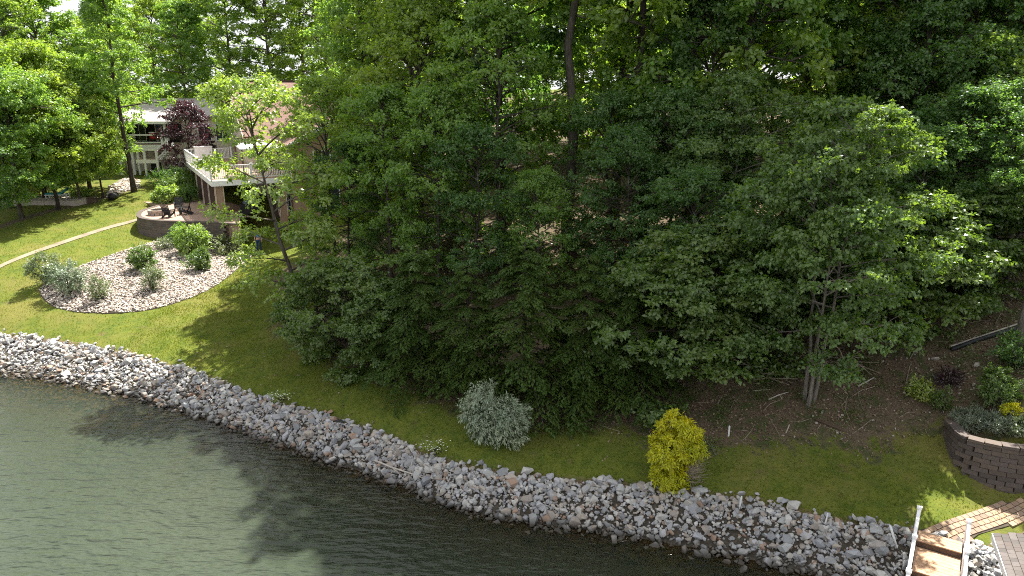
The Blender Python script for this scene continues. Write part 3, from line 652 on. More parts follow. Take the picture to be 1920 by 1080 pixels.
# ---- wood in the middle and right
W1 = 'tall trees of the wooded bank'
for i, (px, Y, H, kd, lab) in enumerate([
        (725, 52, 16, 'mid_a', 'tree covering the right end of the pink roof'), (612, 42, 11, 'mid_c', 'mid height tree right of the leaning young tree below the house eave'),
        (690, 49, 20, 'bare_b', 'tall tree with long straight dark trunk right of the pink roofed house'), (770, 46, 20, 'tall_b', 'tall tree next right of the long straight trunk'),
        (850, 43, 22, 'bare_a', 'tall tree with pale bent limb high left of the thick grey trunk'), (950, 44, 26, 'tall_c', 'dark tall tree behind the bent pale limb'),
        (1074, 38, 26, 'bare_a', 'big oak with thick grey trunk standing mid wood'), (1150, 43, 28, 'tall_a', 'tall tree behind right of the thick grey trunk'),
        (1205, 38, 27.5, 'bare_b', 'dark tall tree with bright yellow green sunlit top left of the maple'), (1300, 39, 29, 'tall_b', 'tall tree above the dark hollow in the middle right wood'),
        (1390, 38, 28, 'tall_a', 'dark tall tree behind the left side of the pale topped maple'), (1480, 41, 29, 'tall_a', 'tall tree behind the middle of the pale topped maple'),
        (1570, 40, 24, 'tall_b', 'tall yellow green oak directly above the pale topped maple'), (1660, 45, 22, 'tall_c', 'dark tall tree above the right shoulder of the maple'),
        (1745, 42, 21, 'tall_c', 'dark tree with bare snags beside the brown trunk at upper right'), (1874, 42, 21, 'bare_b', 'tall tree with grey trunk in the top right corner'),
        (1820, 33, 9.5, 'mid_c', 'sunlit leafy tree in front of the grey trunk at upper right'), (1930, 33, 9.0, 'mid_a', 'leafy tree cut by the right edge of the photo'),
        (1990, 38, 22, 'tall_c', 'dark tall tree just past the right edge')]):
    ytree(kd, px, Y, H, lab, group=W1, rz=i * 1.7 + .4, wide=.72 if px == 690 and Y == 49 else 1.)
W2 = 'back row trees of the wood'
for i, (px, Y, H) in enumerate([(690, 68, 21), (790, 72, 22), (890, 66, 22), (990, 72, 22), (1090, 64, 22), (1190, 70, 22), (1290, 62, 22), (1400, 66, 22), (1510, 62, 22), (1620, 64, 22), (1730, 60, 22), (1850, 58, 22), (1960, 56, 22)]):
    ytree(('tall_a', 'tall_b', 'tall_c')[i % 3], px, Y, H, 'back row tree seen only as crown pieces between nearer trees of the wood', group=W2, rz=i * 2.1)
W3 = 'mid height trees on the wood edge'
for i, (px, Y, H, kd, lab) in enumerate([
        (645, 40, 7.5, 'mid_b', 'dark mid height tree right of the leaning young tree'), (730, 38, 10, 'mid_a', 'mid green tree behind the low leafy bush at the lawn'),
        (725, 43, 10.5, 'mid_c', 'sunlit mid height tree in front of the long straight trunk'), (815, 36.5, 10, 'mid_a', 'full green tree behind the left hemlock'),
        (800, 40.5, 13.5, 'mid_c', 'sunlit tree under the bent pale limb'), (890, 34.5, 8.5, 'mid_b', 'dark tree rising over the middle hemlock'), (940, 38, 13, 'mid_a', 'tree with large drooping leaf clusters left of the thick grey trunk'),
        (1010, 33.5, 6.5, 'mid_a', 'leafy tree below the thick grey trunk'), (1150, 35, 9, 'mid_b', 'dark tree right of the thick grey trunk'), (1190, 32.5, 8, 'mid_b', 'very dark tree behind the right hemlock'),
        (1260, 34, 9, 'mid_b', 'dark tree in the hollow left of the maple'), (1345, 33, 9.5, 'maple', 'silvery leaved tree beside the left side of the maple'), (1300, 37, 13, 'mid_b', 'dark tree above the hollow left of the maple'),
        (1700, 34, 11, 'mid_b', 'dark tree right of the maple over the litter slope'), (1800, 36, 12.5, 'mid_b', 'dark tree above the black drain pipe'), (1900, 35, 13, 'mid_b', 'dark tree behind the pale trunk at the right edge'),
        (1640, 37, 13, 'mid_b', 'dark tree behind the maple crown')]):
    ytree(kd, px, Y, H, lab, group=W3, rz=i * 1.1 + .2)
gtree('maple', 1515, 752, 10.4, 'broad maple with pale sunlit right side on three thin grey trunks', name='maple_tree', rz=.5, wide=.92)
for i, (px, py, H, kd, lab) in enumerate([(880, 742, 5.6, 'hem_a', 'left hemlock with feathery drooping boughs behind the silver bush'), (985, 752, 6.6, 'hem_b', 'middle hemlock with feathery boughs behind the silver bush'),
        (1095, 758, 6.2, 'hem_a', 'right hemlock with low drooping boughs right of the silver bush'), (790, 712, 5.8, 'hem_b', 'hemlock next to the low leafy bush at the lawn edge'), (1180, 742, 5.2, 'hem_b', 'hemlock in deep shade left of a white marker post')]):
    gtree(kd, px, py, H, lab, name='hemlock_tree', group='hemlocks along the wood edge', rz=i * 1.9)
gtree('low', 655, 680, 4.4, 'low spreading light green leafy bush tree at the left corner of the wood', name='small_tree', rz=.6)
gtree('low', 725, 690, 3.6, 'low green bush tree with bare stems beneath beside the hemlocks', name='small_tree', rz=2.6)
gtree('low', 600, 640, 3.2, 'dark low bush tree at the foot of the leaning young tree', name='small_tree', rz=4.6)
for i, (px, Y, H) in enumerate([(1340, 52, 11), (1440, 54, 12), (1540, 52, 12), (1240, 54, 12), (1640, 52, 12), (1120, 55, 12), (1020, 56, 12), (900, 56, 12), (1750, 50, 12), (1860, 48, 11)]):
    ytree(('mid_a', 'mid_b', 'mid_c')[i % 3], px, Y, H, 'back row tree seen only as crown pieces between nearer trees of the wood', group=W2, rz=i * 2.3)
W4 = 'low dark understory trees of the wood'
for i, (px, py, H, kd, lab) in enumerate([(1255, 735, 4.6, 'low', 'low dark understory tree left of the white stake'), (1330, 668, 5.0, 'low', 'low dark understory tree behind the white stake at the wood edge'), (1410, 655, 4.8, 'low', 'low dark understory tree behind the left maple trunk'),
        (1640, 622, 5.0, 'low', 'low dark understory tree right of the maple trunks'), (1715, 572, 4.2, 'low', 'low dark understory tree above the drain pipe end'), (1800, 552, 4.2, 'low', 'low dark understory tree above the middle of the drain pipe'), (1885, 540, 4.2, 'low', 'low dark understory tree above the top of the drain pipe'),
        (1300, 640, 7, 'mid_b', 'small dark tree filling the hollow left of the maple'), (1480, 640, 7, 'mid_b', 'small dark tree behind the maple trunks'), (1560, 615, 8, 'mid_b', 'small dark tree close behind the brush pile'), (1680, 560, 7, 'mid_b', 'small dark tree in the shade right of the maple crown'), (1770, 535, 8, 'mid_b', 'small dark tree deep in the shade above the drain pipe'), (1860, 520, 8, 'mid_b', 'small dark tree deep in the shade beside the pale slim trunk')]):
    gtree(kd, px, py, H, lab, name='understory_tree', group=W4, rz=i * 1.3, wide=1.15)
# slim pale trunk at right edge
tb = MB(); p = ground(1905, 652); tb.tube([(0, 0, -.3), (.1, 0, 2), (.25, .1, 5), (.2, .3, 9)], [.17, .13, .11, .06], 8)
# its crown belongs to the dark tree it carries
rt = empty('deciduous_tree', tuple(p)); tag(rt, 'tree with pale slim trunk above the drain pipe at the right edge', 'tree'); tb.build('trunk', M['bark_pale'], rt, True)
c = link('crown', P_['mid_b'][1], rt); c.location = (1.3, 1.6, 4.5); c.scale = (.45, .45, .5)

# ------------------------------------------------------------------ shrubs and garden plants
def shrub(px, py, H, rx, ry, nleaf, leaf, mat, label, name='shrub', cat='shrub', group=None, seed=None, **k):
    p = ground(px, py); s = seed or int(px * 7 + py); st, fo = shrub_proto(s, H, rx, ry, nleaf, leaf, mat, **k)
    rt = empty(name, tuple(p)); tag(rt, label, cat, group); link('stems', st, rt); link('foliage', fo, rt); return rt
# big silver bush: two leaning domes grown together
rt = empty('silver_bush', tuple(ground(928, 822))); tag(rt, 'large silvery green windswept bush on the shaded lawn in front of the hemlocks', 'bush')
for q, (dx, dy, H, rx, ry, nl) in enumerate([(-.35, .2, 2.05, .68, .65, 9500), (.52, -.15, 1.45, .64, .62, 8500), (.1, .0, 1.2, .78, .7, 6000)]):
    st, fo = shrub_proto(900 + q, H, rx, ry, nl, .13, 'leaf_silver', aspect=.26, clump=.5, up=.2, wind=.5, flop=.45, shell=.55, bottom=.03)
    a = link('stems', st, rt); b = link('foliage', fo, rt); a.location = b.location = (dx, dy, 0)
# gold thread cypress
rt = empty('golden_shrub', tuple(ground(1262, 908))); tag(rt, 'bright golden yellow conifer shrub at the top of the stone bank', 'shrub')
for q, (dx, dy, z0, H, rx, ry, nl) in enumerate([(.13, .1, 1.0, 1.5, .68, .62, 9000), (-.22, -.1, .45, 1.45, .66, .6, 8000), (.42, .1, .8, 1.15, .5, .5, 5000), (-.28, -.2, .02, .8, .40, .4, 3500), (-.02, -.3, -.02, .45, .34, .3, 1500)]):
    st, fo = shrub_proto(950 + q, H, rx, ry, nl, .125, 'leaf_gold', aspect=.3, clump=.24, up=.1, flop=.55, shell=.6, bottom=.0)
    b = link('foliage', fo, rt); b.location = (dx, dy, z0)
    if q == 0: a = link('stems', st, rt); a.scale = (1, 1, 1.4)
tb = MB()
for i in range(46):
    az = RNG.uniform(-1.2, 1.0); l = RNG.uniform(.5, 1.0); e = np.array([.2 + math.cos(az) * l * .8, math.sin(az) * l * .6 - .1, RNG.uniform(.25, 1.15)]); tb.tube([(.05, 0, .05), tuple(e * np.array([.55, .55, .75])), tuple(e)], [.014, .009, .004], 4, False)
    for _ in range(4):
        e2 = e + RNG.normal(0, .17, 3); tb.tube([tuple(e * .8), tuple(e2)], [.006, .003], 3, False)
o = tb.build('dead_twigs', M['deadwood'], rt); o['label'] = 'grey dead twiggy patch low on the right side'
BS = 'shrubs in the gravel bed'
shrub(90, 535, 1.9, 1.0, .9, 6500, .14, 'leaf_olive', 'rear left grey green shrub at the left end of the gravel bed', group=BS, aspect=.24, clump=.4, up=.8)
shrub(132, 550, 1.85, 1.1, .9, 7500, .14, 'leaf_silver', 'largest silvery shrub at the left end of the gravel bed', group=BS, aspect=.24, clump=.42, up=.8)
shrub(186, 562, 1.3, .6, .55, 3000, .12, 'leaf_olive', 'small sparse olive shrub right of the silvery pair in the gravel', group=BS, aspect=.25, clump=.36, up=.8)
shrub(268, 508, 1.6, .75, .7, 4200, .15, 'leaf_box', 'green spreading shrub in the middle of the gravel bed', group=BS, aspect=.4, clump=.45, up=.4)
shrub(286, 545, 1.5, .55, .5, 3200, .12, 'leaf_olive', 'upright olive shrub low in the middle of the gravel bed', group=BS, aspect=.28, clump=.36, up=.9)
shrub(306, 468, .75, .45, .45, 1500, .10, 'leaf_olive', 'smallest reddish olive shrub at the top edge of the gravel bed', group=BS, aspect=.35, clump=.3)
shrub(362, 480, 2.1, 1.15, 1.0, 7500, .15, 'leaf_light', 'largest light green shrub at the top right of the gravel bed', group=BS, aspect=.5, clump=.45)
shrub(376, 508, 1.4, .72, .65, 4200, .13, 'leaf_box', 'dark green shrub below the large light green one in the gravel', group=BS, aspect=.4, clump=.4)
shrub(338, 462, 1.5, .6, .6, 2600, .13, 'leaf_dark', 'dark green shrub at the left shoulder of the large light green one', group=BS, aspect=.4, clump=.4)
shrub(425, 478, 1.2, .9, .8, 3000, .13, 'leaf_olive', 'grey green shrub at the right end of the gravel bed under the young tree', group=BS, aspect=.4, clump=.4)
PS = 'shrubs around the patio'
shrub(325, 352, 1.7, 2.2, 1.6, 8000, .16, 'leaf_dark', 'dark wide juniper mound behind the patio near the pale house', group=PS, aspect=.3, clump=.5)
shrub(345, 362, 1.5, 1.8, 1.3, 7000, .15, 'leaf_box', 'dark green spreading mound directly behind the patio shrubs', group=PS, aspect=.3, clump=.5)
shrub(316, 383, 1.3, 1.15, .9, 4500, .2, 'leaf_light', 'bright broad leaved hosta clump behind the patio chairs', group=PS, aspect=.6, clump=.5, name='leafy_plant', cat='plant')
shrub(355, 382, 1.5, .9, .8, 4000, .13, 'leaf_dark', 'dark olive shrub on the patio edge behind the right hand chair', group=PS, aspect=.35, clump=.4)
HS = 'plants on the slope above the block wall'
shrub(1866, 758, 1.25, .68, .62, 7000, .085, 'leaf_box', 'round dense green shrub above the curved block wall', group=HS, aspect=.5, clump=.26)
shrub(1893, 782, .42, .27, .27, 1800, .07, 'leaf_gold', 'small round yellow shrub right above the curved block wall', group=HS, aspect=.4, clump=.14)
shrub(1723, 743, .5, .36, .34, 900, .12, 'leaf_lime', 'small lime green plant on the litter slope left of the brown shrub', group=HS, aspect=.5, clump=.3, name='leafy_plant', cat='plant')
shrub(1766, 770, .75, .32, .3, 1500, .08, 'leaf_box', 'small upright dark green plant on the slope left of the block wall', group=HS, aspect=.35, clump=.25, name='leafy_plant', cat='plant')
shrub(1778, 724, .62, .45, .4, 1500, .08, 'leaf_purple', 'low reddish brown shrub on the slope left of the round shrub', group=HS, aspect=.4, clump=.3)
shrub(1825, 800, .45, .75, .35, 4500, .14, 'leaf_lav', 'grey green lavender clump spilling over the left end of the block wall', group=HS, aspect=.12, clump=.3, up=1.2, name='lavender_clump', cat='plant')
shrub(1868, 808, .42, .65, .32, 3500, .14, 'leaf_lav', 'grey green lavender clump spilling over the middle of the block wall', group=HS, aspect=.12, clump=.3, up=1.2, name='lavender_clump', cat='plant')
shrub(1912, 812, .38, .4, .3, 2000, .10, 'leaf_olive', 'low dark green plant on the block wall top at the right edge', group=HS, aspect=.4, clump=.25, name='leafy_plant', cat='plant')
shrub(1905, 690, 1.2, .9, .8, 4000, .10, 'leaf_dark', 'dark shrub under the pale trunk at the right edge', group=HS, aspect=.4, clump=.4)
shrub(150, 372, 1.0, .9, .6, 2200, .12, 'leaf_light', 'small sunlit shrub by the lawn edge left of the boulder slope', aspect=.4, clump=.35)
shrub(55, 372, 1.6, 2.0, 1.0, 4500, .16, 'leaf_lime', 'sunlit lime and rust leaved shrub by the pale terrace at far left', aspect=.4, clump=.5)
# white daisies at the bank top
for (px, py, lab, nn) in ((528, 752, 'white daisy clump beside black edging at the bank top', 44), (816, 850, 'white daisy clump at the bank top left of the silver bush', 36)):
    p = ground(px, py); rt = empty('daisy_clump', tuple(p)); tag(rt, lab, 'flowers', 'daisy clumps at the bank top')
    st, fo = shrub_proto(int(px), .32, .5, .3, 500, .12, 'leaf_lime', aspect=.12, clump=.25, up=1.4); link('stems', st, rt); link('foliage', fo, rt)
    q = np.c_[RNG.normal(0, .3, nn), RNG.normal(0, .17, nn), RNG.uniform(.18, .42, nn)]; fb = MB()
    for c in q: fb.lathe([(.005, -.004), (.027, 0), (.012, .010)], 6, c)
    o = fb.build('flower_heads', M['petal'], rt); o['kind'] = 'stuff'
# ------------------------------------------------------------------ grass blades, fallen leaves, twigs, small rocks
BLOCKED = [BEDP]
def scatter(nm, count, box, cond):
    q = RNG.uniform(box[0], box[1], (count, 2)); z = hz(q[:, 0], q[:, 1]); return np.c_[q, z][cond(q, z)]
PATH_L = gpoly([(-60, 519), (0, 497), (80, 465), (160, 438), (215, 421), (262, 409)]); PATH_R = gpoly([(-60, 526), (0, 503.5), (80, 471), (160, 444), (215, 426.5), (262, 413)])
PATHP = np.vstack([PATH_L, PATH_R[::-1]])
def lawn_ok(q, z):
    li_, so_, be_ = ground_masks(q[:, 0], q[:, 1], z)
    rt_d = pdist(q[:, 0], q[:, 1], RT, False); keep = (z > .72) & (RNG.random(len(q)) > li_ * 1.15) & (rt_d > .15) & inpoly(q[:, 0], q[:, 1], INLAND)
    return keep & ~inpoly(q[:, 0], q[:, 1], BEDP) & ~inpoly(q[:, 0], q[:, 1], PATHP)
g1 = scatter('g', 190000, ((-20, 19), (18, 46)), lawn_ok); g2 = scatter('g', 60000, ((-40, 34), (-12, 64)), lawn_ok)
gp = np.vstack([g1, g2]); cl = np.sin(gp[:, 0] * 2.1 + np.sin(gp[:, 1] * 1.7)) * np.sin(gp[:, 1] * 2.6 + gp[:, 0]) ; m = len(gp)
L = RNG.uniform(.05, .11, m) * (1 + .35 * cl) * np.where(RNG.random(m) < .03, 1.7, 1)
az = RNG.uniform(0, 6.28, m); D = np.c_[np.cos(az) * .6, np.sin(az) * .6, RNG.uniform(.5, 1.2, m)]
o = link('grass', leaves_mesh('grass', gp - [0, 0, .01], D, np.c_[np.cos(az + .5), np.sin(az + .5), np.full(m, .6)], L, np.full(m, .028), M['grass'], .1, .3)); tag(o, kind='stuff')
def litter_ok(q, z):
    li_, so_, be_ = ground_masks(q[:, 0], q[:, 1], z); return (RNG.random(len(q)) < np.clip((li_ - .25) * 1.3, .035, 1)) & (z > .6) & inpoly(q[:, 0], q[:, 1], INLAND)
lp = scatter('l', 70000, ((-16, 22), (24, 42)), litter_ok); m = len(lp); L = RNG.uniform(.06, .15, m); az = RNG.uniform(0, 6.28, m)
o = link('fallen_leaves', leaves_mesh('fallen_leaves', lp + np.c_[np.zeros((m, 2)), RNG.uniform(.005, .04, m)], np.c_[np.cos(az), np.sin(az), RNG.normal(0, .3, m)], np.c_[RNG.normal(0, .45, (m, 2)), np.ones(m)], L, L * .55, M['litter'], .2, .2)); tag(o, kind='stuff')
# low green ground plants on the slope
lp = scatter('u', 4200, ((2, 22), (22, 36)), litter_ok); pc = lp[RNG.integers(0, len(lp), 320)]; q = pc[RNG.integers(0, 320, 26000)] + np.c_[RNG.normal(0, .2, (26000, 2)), np.zeros(26000)]; q[:, 2] = hz(q[:, 0], q[:, 1]) + RNG.uniform(.02, .22, 26000)
az = RNG.uniform(0, 6.28, 26000); o = link('ground_plants', leaves_mesh('ground_plants', q, np.c_[np.cos(az), np.sin(az), RNG.normal(.2, .3, 26000)], np.c_[RNG.normal(0, .4, (26000, 2)), np.ones(26000)], RNG.uniform(.06, .13, 26000), RNG.uniform(.025, .05, 26000), M['leaf_box'])); tag(o, kind='stuff')
# twigs lying in the wood
lp = scatter('t', 2600, ((2, 22), (22, 36)), litter_ok)[:420]; tb = MB()
for p in lp:
    az = RNG.uniform(0, 6.28); l = RNG.uniform(.25, 1.1); d = np.array([math.cos(az), math.sin(az)]) * l / 2; a = p[:2] - d; b = p[:2] + d; r = RNG.uniform(.006, .014)
    mid = p[:2] + RNG.normal(0, .06, 2); tb.tube([(*a, h1(*a) + .03), (*mid, h1(*mid) + RNG.uniform(.03, .14)), (*b, h1(*b) + .03 + RNG.uniform(0, .18))], [r, r, r * .5], 4, False)
tag(tb.build('twigs', M['deadwood']), kind='stuff')
# scattered small rocks on the slope at right
ctr = [ground(a, b) for a, b in ((1770, 690), (1745, 705), (1850, 680), (1880, 700), (1800, 735), (1890, 745), (1570, 775), (1600, 800), (1700, 760), (1910, 770), (1830, 700), (1640, 720))]
q = np.vstack([c[:2] + RNG.normal(0, .6, (16, 2)) for c in ctr]); s_ = RNG.lognormal(math.log(.042), .45, len(q)); o = link('small_rocks', stone_mass('small_rocks', np.c_[q, hz(q[:, 0], q[:, 1]) + s_ * .3], s_, M['boulder'], RNG)); tag(o, kind='stuff')
# boulder slope by the far lawn
FS = gpoly([(200, 372), (262, 352), (262, 338), (235, 335), (205, 350)]); mn, mxb = FS.min(0), FS.max(0); q = RNG.uniform(mn, mxb, (900, 2)); q = q[inpoly(q[:, 0], q[:, 1], FS)]; s_ = RNG.uniform(.1, .24, len(q))
o = link('rock_slope', stone_mass('rock_slope', np.c_[q, hz(q[:, 0], q[:, 1]) + .05], s_, M['gravel'], RNG)); tag(o, kind='stuff')

# ------------------------------------------------------------------ sticks, logs, stakes
def stick(pts, r, label, name='fallen_branch', cat='branch', mat='deadwood', twigs=(), group=None):
    P = [Vector(ground(a, b)) + Vector((0, 0, r + dz)) for a, b, dz in pts]; tb = MB(); o0 = P[0]
    Q = [p - o0 for p in P]; tb.tube(Q, np.linspace(r, r * .55, len(Q)), 6)
    for i, a, b, dz in twigs: e = Vector(ground(a, b)) + Vector((0, 0, dz)) - o0; tb.tube([Q[i], (Q[i] + e) / 2 + Vector((0, 0, .05)), e], [r * .6, r * .4, r * .2], 4)
    o = tb.build(name, M[mat], None, True); o.location = o0; tag(o, label, cat, group); return o
stick([(702, 870, .12), (735, 885, .15), (770, 895, .12), (800, 905, .10)], .04, 'bleached driftwood branch lying forked across the stone bank', 'driftwood_branch', mat='pale_wood', twigs=[(1, 756, 902, .1), (2, 840, 912, .1), (2, 775, 870, .35)])
stick([(1608, 727, .03), (1624, 720, .06), (1638, 714, .1)], .035, 'short pale straight branch lying on the litter slope right of the maple trunks', mat='pale_wood')
stick([(1440, 752, .03), (1460, 744, .05), (1478, 740, .08)], .03, 'crooked pale branch lying left of the maple trunks', mat='pale_wood', twigs=[(1, 1466, 752, .05)])
stick([(1412, 735, .03), (1445, 733, .05)], .02, 'thin pale stick lying in the litter left of the crooked branch', mat='pale_wood')
stick([(1498, 740, .03), (1520, 738, .05)], .02, 'thin pale stick lying between the maple trunks', mat='pale_wood')
stick([(1345, 760, .03), (1355, 745, .1)], .02, 'thin grey stick propped in the litter left of the maple', mat='deadwood')
stick([(1530, 790, .03), (1552, 800, .04), (1580, 812, .06)], .05, 'dark rotting log lying at the lawn edge below the maple trunks', 'rotten_log', 'log', 'wood_dark')
stick([(1770, 812, .05), (1785, 822, .05), (1797, 827, .08)], .09, 'dark log with pale cut end lying at the left end of the block wall', 'cut_log', 'log', 'wood_dark', twigs=[(1, 1775, 806, .25), (1, 1792, 812, .3)])
for (px, py, lab, w_) in ((1545, 690, 'tangled brush pile of grey dead branches behind the maple trunks', .9), (1430, 690, 'tangled brush pile of dead branches in the shade left of the maple', .8)):
    p = ground(px, py); tb = MB()
    for i in range(46):
        a = RNG.normal(0, w_ * .55, 3); a[2] = abs(a[2]) * .5 + .03; d = unit(RNG.normal(size=3) * np.array([1, .8, .35])) * RNG.uniform(.5, 1.5); r = RNG.uniform(.01, .032); b = a + d; b[2] = max(.02, b[2])
        tb.tube([tuple(a), tuple((a + b) / 2 + RNG.normal(0, .06, 3)), tuple(b)], [r, r * .8, r * .4], 5)
    o = tb.build('brush_pile', M['deadwood']); o.location = Vector(p); tag(o, lab, 'brush pile', 'brush piles in the wood')
def stake(px, py, h, label, mat='pvc', tilt=(0, 0), r=.03):
    p = ground(px, py); tb = MB(); tb.tube([(0, 0, -.1), (tilt[0], tilt[1], h)], r, 8); tb.tube([(tilt[0], tilt[1], h), (tilt[0] * 1.02, tilt[1] * 1.02, h + .015)], r * .8, 8)
    o = tb.build('marker_stake', M[mat]); o.location = Vector(p); tag(o, label, 'stake', 'stakes standing in the ground')
stake(1361, 679, .52, 'white stake under the lowest maple leaves at the wood edge')
stake(1366, 818, .40, 'white stake on the bare ground right of the golden shrub')
stake(1217, 917, .42, 'leaning white stake at the lower left foot of the golden shrub', tilt=(.10, 0))
stake(1386, 953, .42, 'white stake on the bank top beside the blue grey boulder', tilt=(.04, 0))
stake(1546, 985, .40, 'thin white stake at the bank top between golden shrub and steps', tilt=(.05, 0), r=.022)
stake(1434, 818, .34, 'thin greenish stake right of the white stake on the bare ground', 'leaf_olive', r=.014)
stake(1472, 812, .32, 'grey weathered stake leaning on the bare ground below the maple', 'pale_wood', (.12, 0), .018)
stake(1685, 1030, .6, 'white plastic pipe leaning among the stones left of the steps', 'pvc', (-.18, .3), .035)
# black drain pipe lying uphill
a, b = Vector(ground(1783, 660)), Vector(ground(1912, 617)); rt = empty('drain_pipe', a); tag(rt, 'long black drain pipe with pale top edge lying up the slope at right', 'pipe')
d = b - a; tb = MB(); tb.tube([(0, 0, .1), tuple(d * .33 + Vector((0, 0, .14))), tuple(d * .66 + Vector((0, 0, .12))), tuple(d + Vector((0, 0, .1)))], .085, 10); tb.build('pipe', M['black'], rt, True)
tb = MB(); tb.bar(Vector((-.02, .06, .21)), d + Vector((-.02, .06, .21)), .05, .03); tb.build('edge_strip', M['pale_wood'], rt)
for (px, py, l, lab) in ((492, 757, .7, 'black plastic edging piece left of the daisies at the bank top'), (520, 762, .9, 'black plastic edging strip under the daisies at the bank top'), (566, 772, .7, 'black plastic edging piece right of the daisies at the bank top'), (640, 795, .5, 'dark plastic edging scrap at the bank top right of the daisies')):
    p = ground(px, py); tb = MB(); pts = [(-l / 2 + l * i / 5, .06 * math.sin(i * 1.3), .04 + .05 * math.sin(i)) for i in range(6)]
    for i in range(5): tb.bar(pts[i], pts[i + 1], .16, .02)
    o = tb.build('plastic_edging', M['black']); o.location = Vector(p) + Vector((0, 0, .02)); o.rotation_euler = (.35, 0, -.45); tag(o, lab, 'edging', 'plastic edging along the bank top')

# ------------------------------------------------------------------ paths, patio, walls
k_ = lambda P, m: np.c_[np.interp(np.linspace(0, 1, m), np.linspace(0, 1, len(P)), P[:, 0]), np.interp(np.linspace(0, 1, m), np.linspace(0, 1, len(P)), P[:, 1])]
M['path'] = simple('sandy_path', (.22, .18, .125), .9, .3, 1.2, .3)
tag(link('garden_path', ribbon(k_(PATH_L, 60), k_(PATH_R, 60), 'garden_path', M['path'], .035, 4)), kind='structure')
# paver walk at lower right
WU = gpoly([(1712, 998), (1738, 992), (1800, 969), (1850, 951), (1875, 945), (1925, 936), (1990, 920)]); WD = gpoly([(1735, 1021), (1812, 1020), (1835, 1003), (1870, 993), (1895, 986), (1925, 978), (1990, 965)])
WU, WD = k_(WU, 40), k_(WD, 40); wk = link('paver_walk', ribbon(WU, WD, 'paver_walk', M['joint'], .03, 6)); tag(wk, kind='structure')
WP = np.vstack([WU, WD[::-1]]); bm_ = MB(); bm_.box(-.102, .102, -.077, .077, -.03, .03); pav = bm_.mesh('paver', M['paver']); dirv = Vector((WU[20] - WU[8])).normalized(); ang = math.atan2(dirv.y, dirv.x)
mn, mxb = WP.min(0), WP.max(0); np_ = 0
for r in range(-40, 60):
    for c in range(-40, 60):
        lx = (c + .5 * (r % 2)) * .224; ly = r * .174; x = WU[0][0] + lx * math.cos(ang) - ly * math.sin(ang); y = WU[0][1] + lx * math.sin(ang) + ly * math.cos(ang)
        if inpoly(np.array([x]), np.array([y]), WP)[0] and np_ < 295:
            o = link('paver', pav, wk); o.location = (x, y, h1(x, y) + .03 + RNG.uniform(-.002, .002)); np_ += 1
            gxn = (h1(x + .15, y) - h1(x - .15, y)) / .3; gyn = (h1(x, y + .15) - h1(x, y - .15)) / .3; nv = Vector((-gxn, -gyn, 1)).normalized()
            o.rotation_euler = (Vector((0, 0, 1)).rotation_difference(nv).to_matrix() @ Matrix.Rotation(ang, 3, 'Z')).to_euler()
def block_wall(name, line, z0f, z1, label, course=.155, bl=.45, mat='block', cap=True, OUT=1):
    """segmental block wall along an open polyline; base follows the ground"""
    rt = empty(name, (line[0][0], line[0][1], 0)); tag(rt, label, 'wall'); L = resample(np.array(line), .02); d = np.r_[0, np.cumsum(np.hypot(*np.diff(L, axis=0).T))]
    bx = MB(); g = .004; bx.box(-bl / 2 - .006, bl / 2 + .006, -.14, .14, 0, course - 2 * g); me = bx.mesh('block', M[mat]); cx = MB(); cx.box(-bl / 2 + .003, bl / 2 - .003, -.18, .16, 0, .09); cme = cx.mesh('cap_block', M[mat]); nb = 0
    cnt = int(d[-1] / bl)
    for j in range(cnt + 1):
        for half in (0, 1):
            s = (j + .5 * half) * bl
            if s > d[-1]: continue
            x, y = np.interp(s, d, L[:, 0]), np.interp(s, d, L[:, 1]); i = min(len(L) - 2, int(np.searchsorted(d, s))); tv = L[min(i + 8, len(L) - 1)] - L[max(i - 8, 0)]; an = math.atan2(tv[1], tv[0])
            zt = z1(s / d[-1]); zb = z0f(x, y) - .25; k = 0; z = zt - course
            while z > zb - course:
                if k % 2 == half and nb < 290:
                    o = link('block', me, rt); bo = .022 * k; o.location = (x - line[0][0] + math.sin(an) * bo * OUT, y - line[0][1] - math.cos(an) * bo * OUT, z + RNG.uniform(-.002, .002)); o.rotation_euler = (RNG.normal(0, .01), 0, an + RNG.normal(0, .012)); nb += 1
                z -= course; k += 1
            if cap and half == 0: o = link('cap_block', cme, rt); o.location = (x - line[0][0], y - line[0][1], zt + .004); o.rotation_euler = (0, 0, an)
    return rt
# curved retaining wall at right
wl = smooth(np.array([at_z(1782, 812, 2.3)[:2], at_z(1800, 868, 1.75)[:2], at_z(1830, 890, 1.5)[:2], at_z(1870, 905, 1.4)[:2], at_z(1920, 918, 1.3)[:2], at_z(1990, 925, 1.2)[:2]]), 3, False)
block_wall('retaining_wall', wl, lambda x, y: h1(x, y) - .1, lambda u: 2.62 + .12 * u, 'curved dark block retaining wall at the right edge below the round shrub')
# patio
PZ = 4.5
PF = [at_z(a, b, PZ)[:2] for a, b in ((296, 386), (268, 394), (261, 402), (266, 408), (290, 412), (330, 414), (380, 415), (425, 417), (450, 419))]
PF = smooth(np.array(PF), 2, False); PB = np.array([at_z(a, b, PZ)[:2] for a, b in ((450, 385), (400, 372), (365, 372), (340, 377), (318, 380), (300, 376), (272, 372), (268, 378))])
PP = np.vstack([PF, PB]); c0 = PF.mean(0); pb = MB(); pb.prism([tuple(p - c0) for p in PP], -1.2, 0)
o = pb.build('patio', M['patio']); o.location = (*c0, PZ); tag(o, kind='structure')
block_wall('patio_wall', PF + np.array([0, -.16]), h1, lambda u: PZ - .06, 'low curved block wall holding the front of the raised patio', .17, .42, 'block', True)
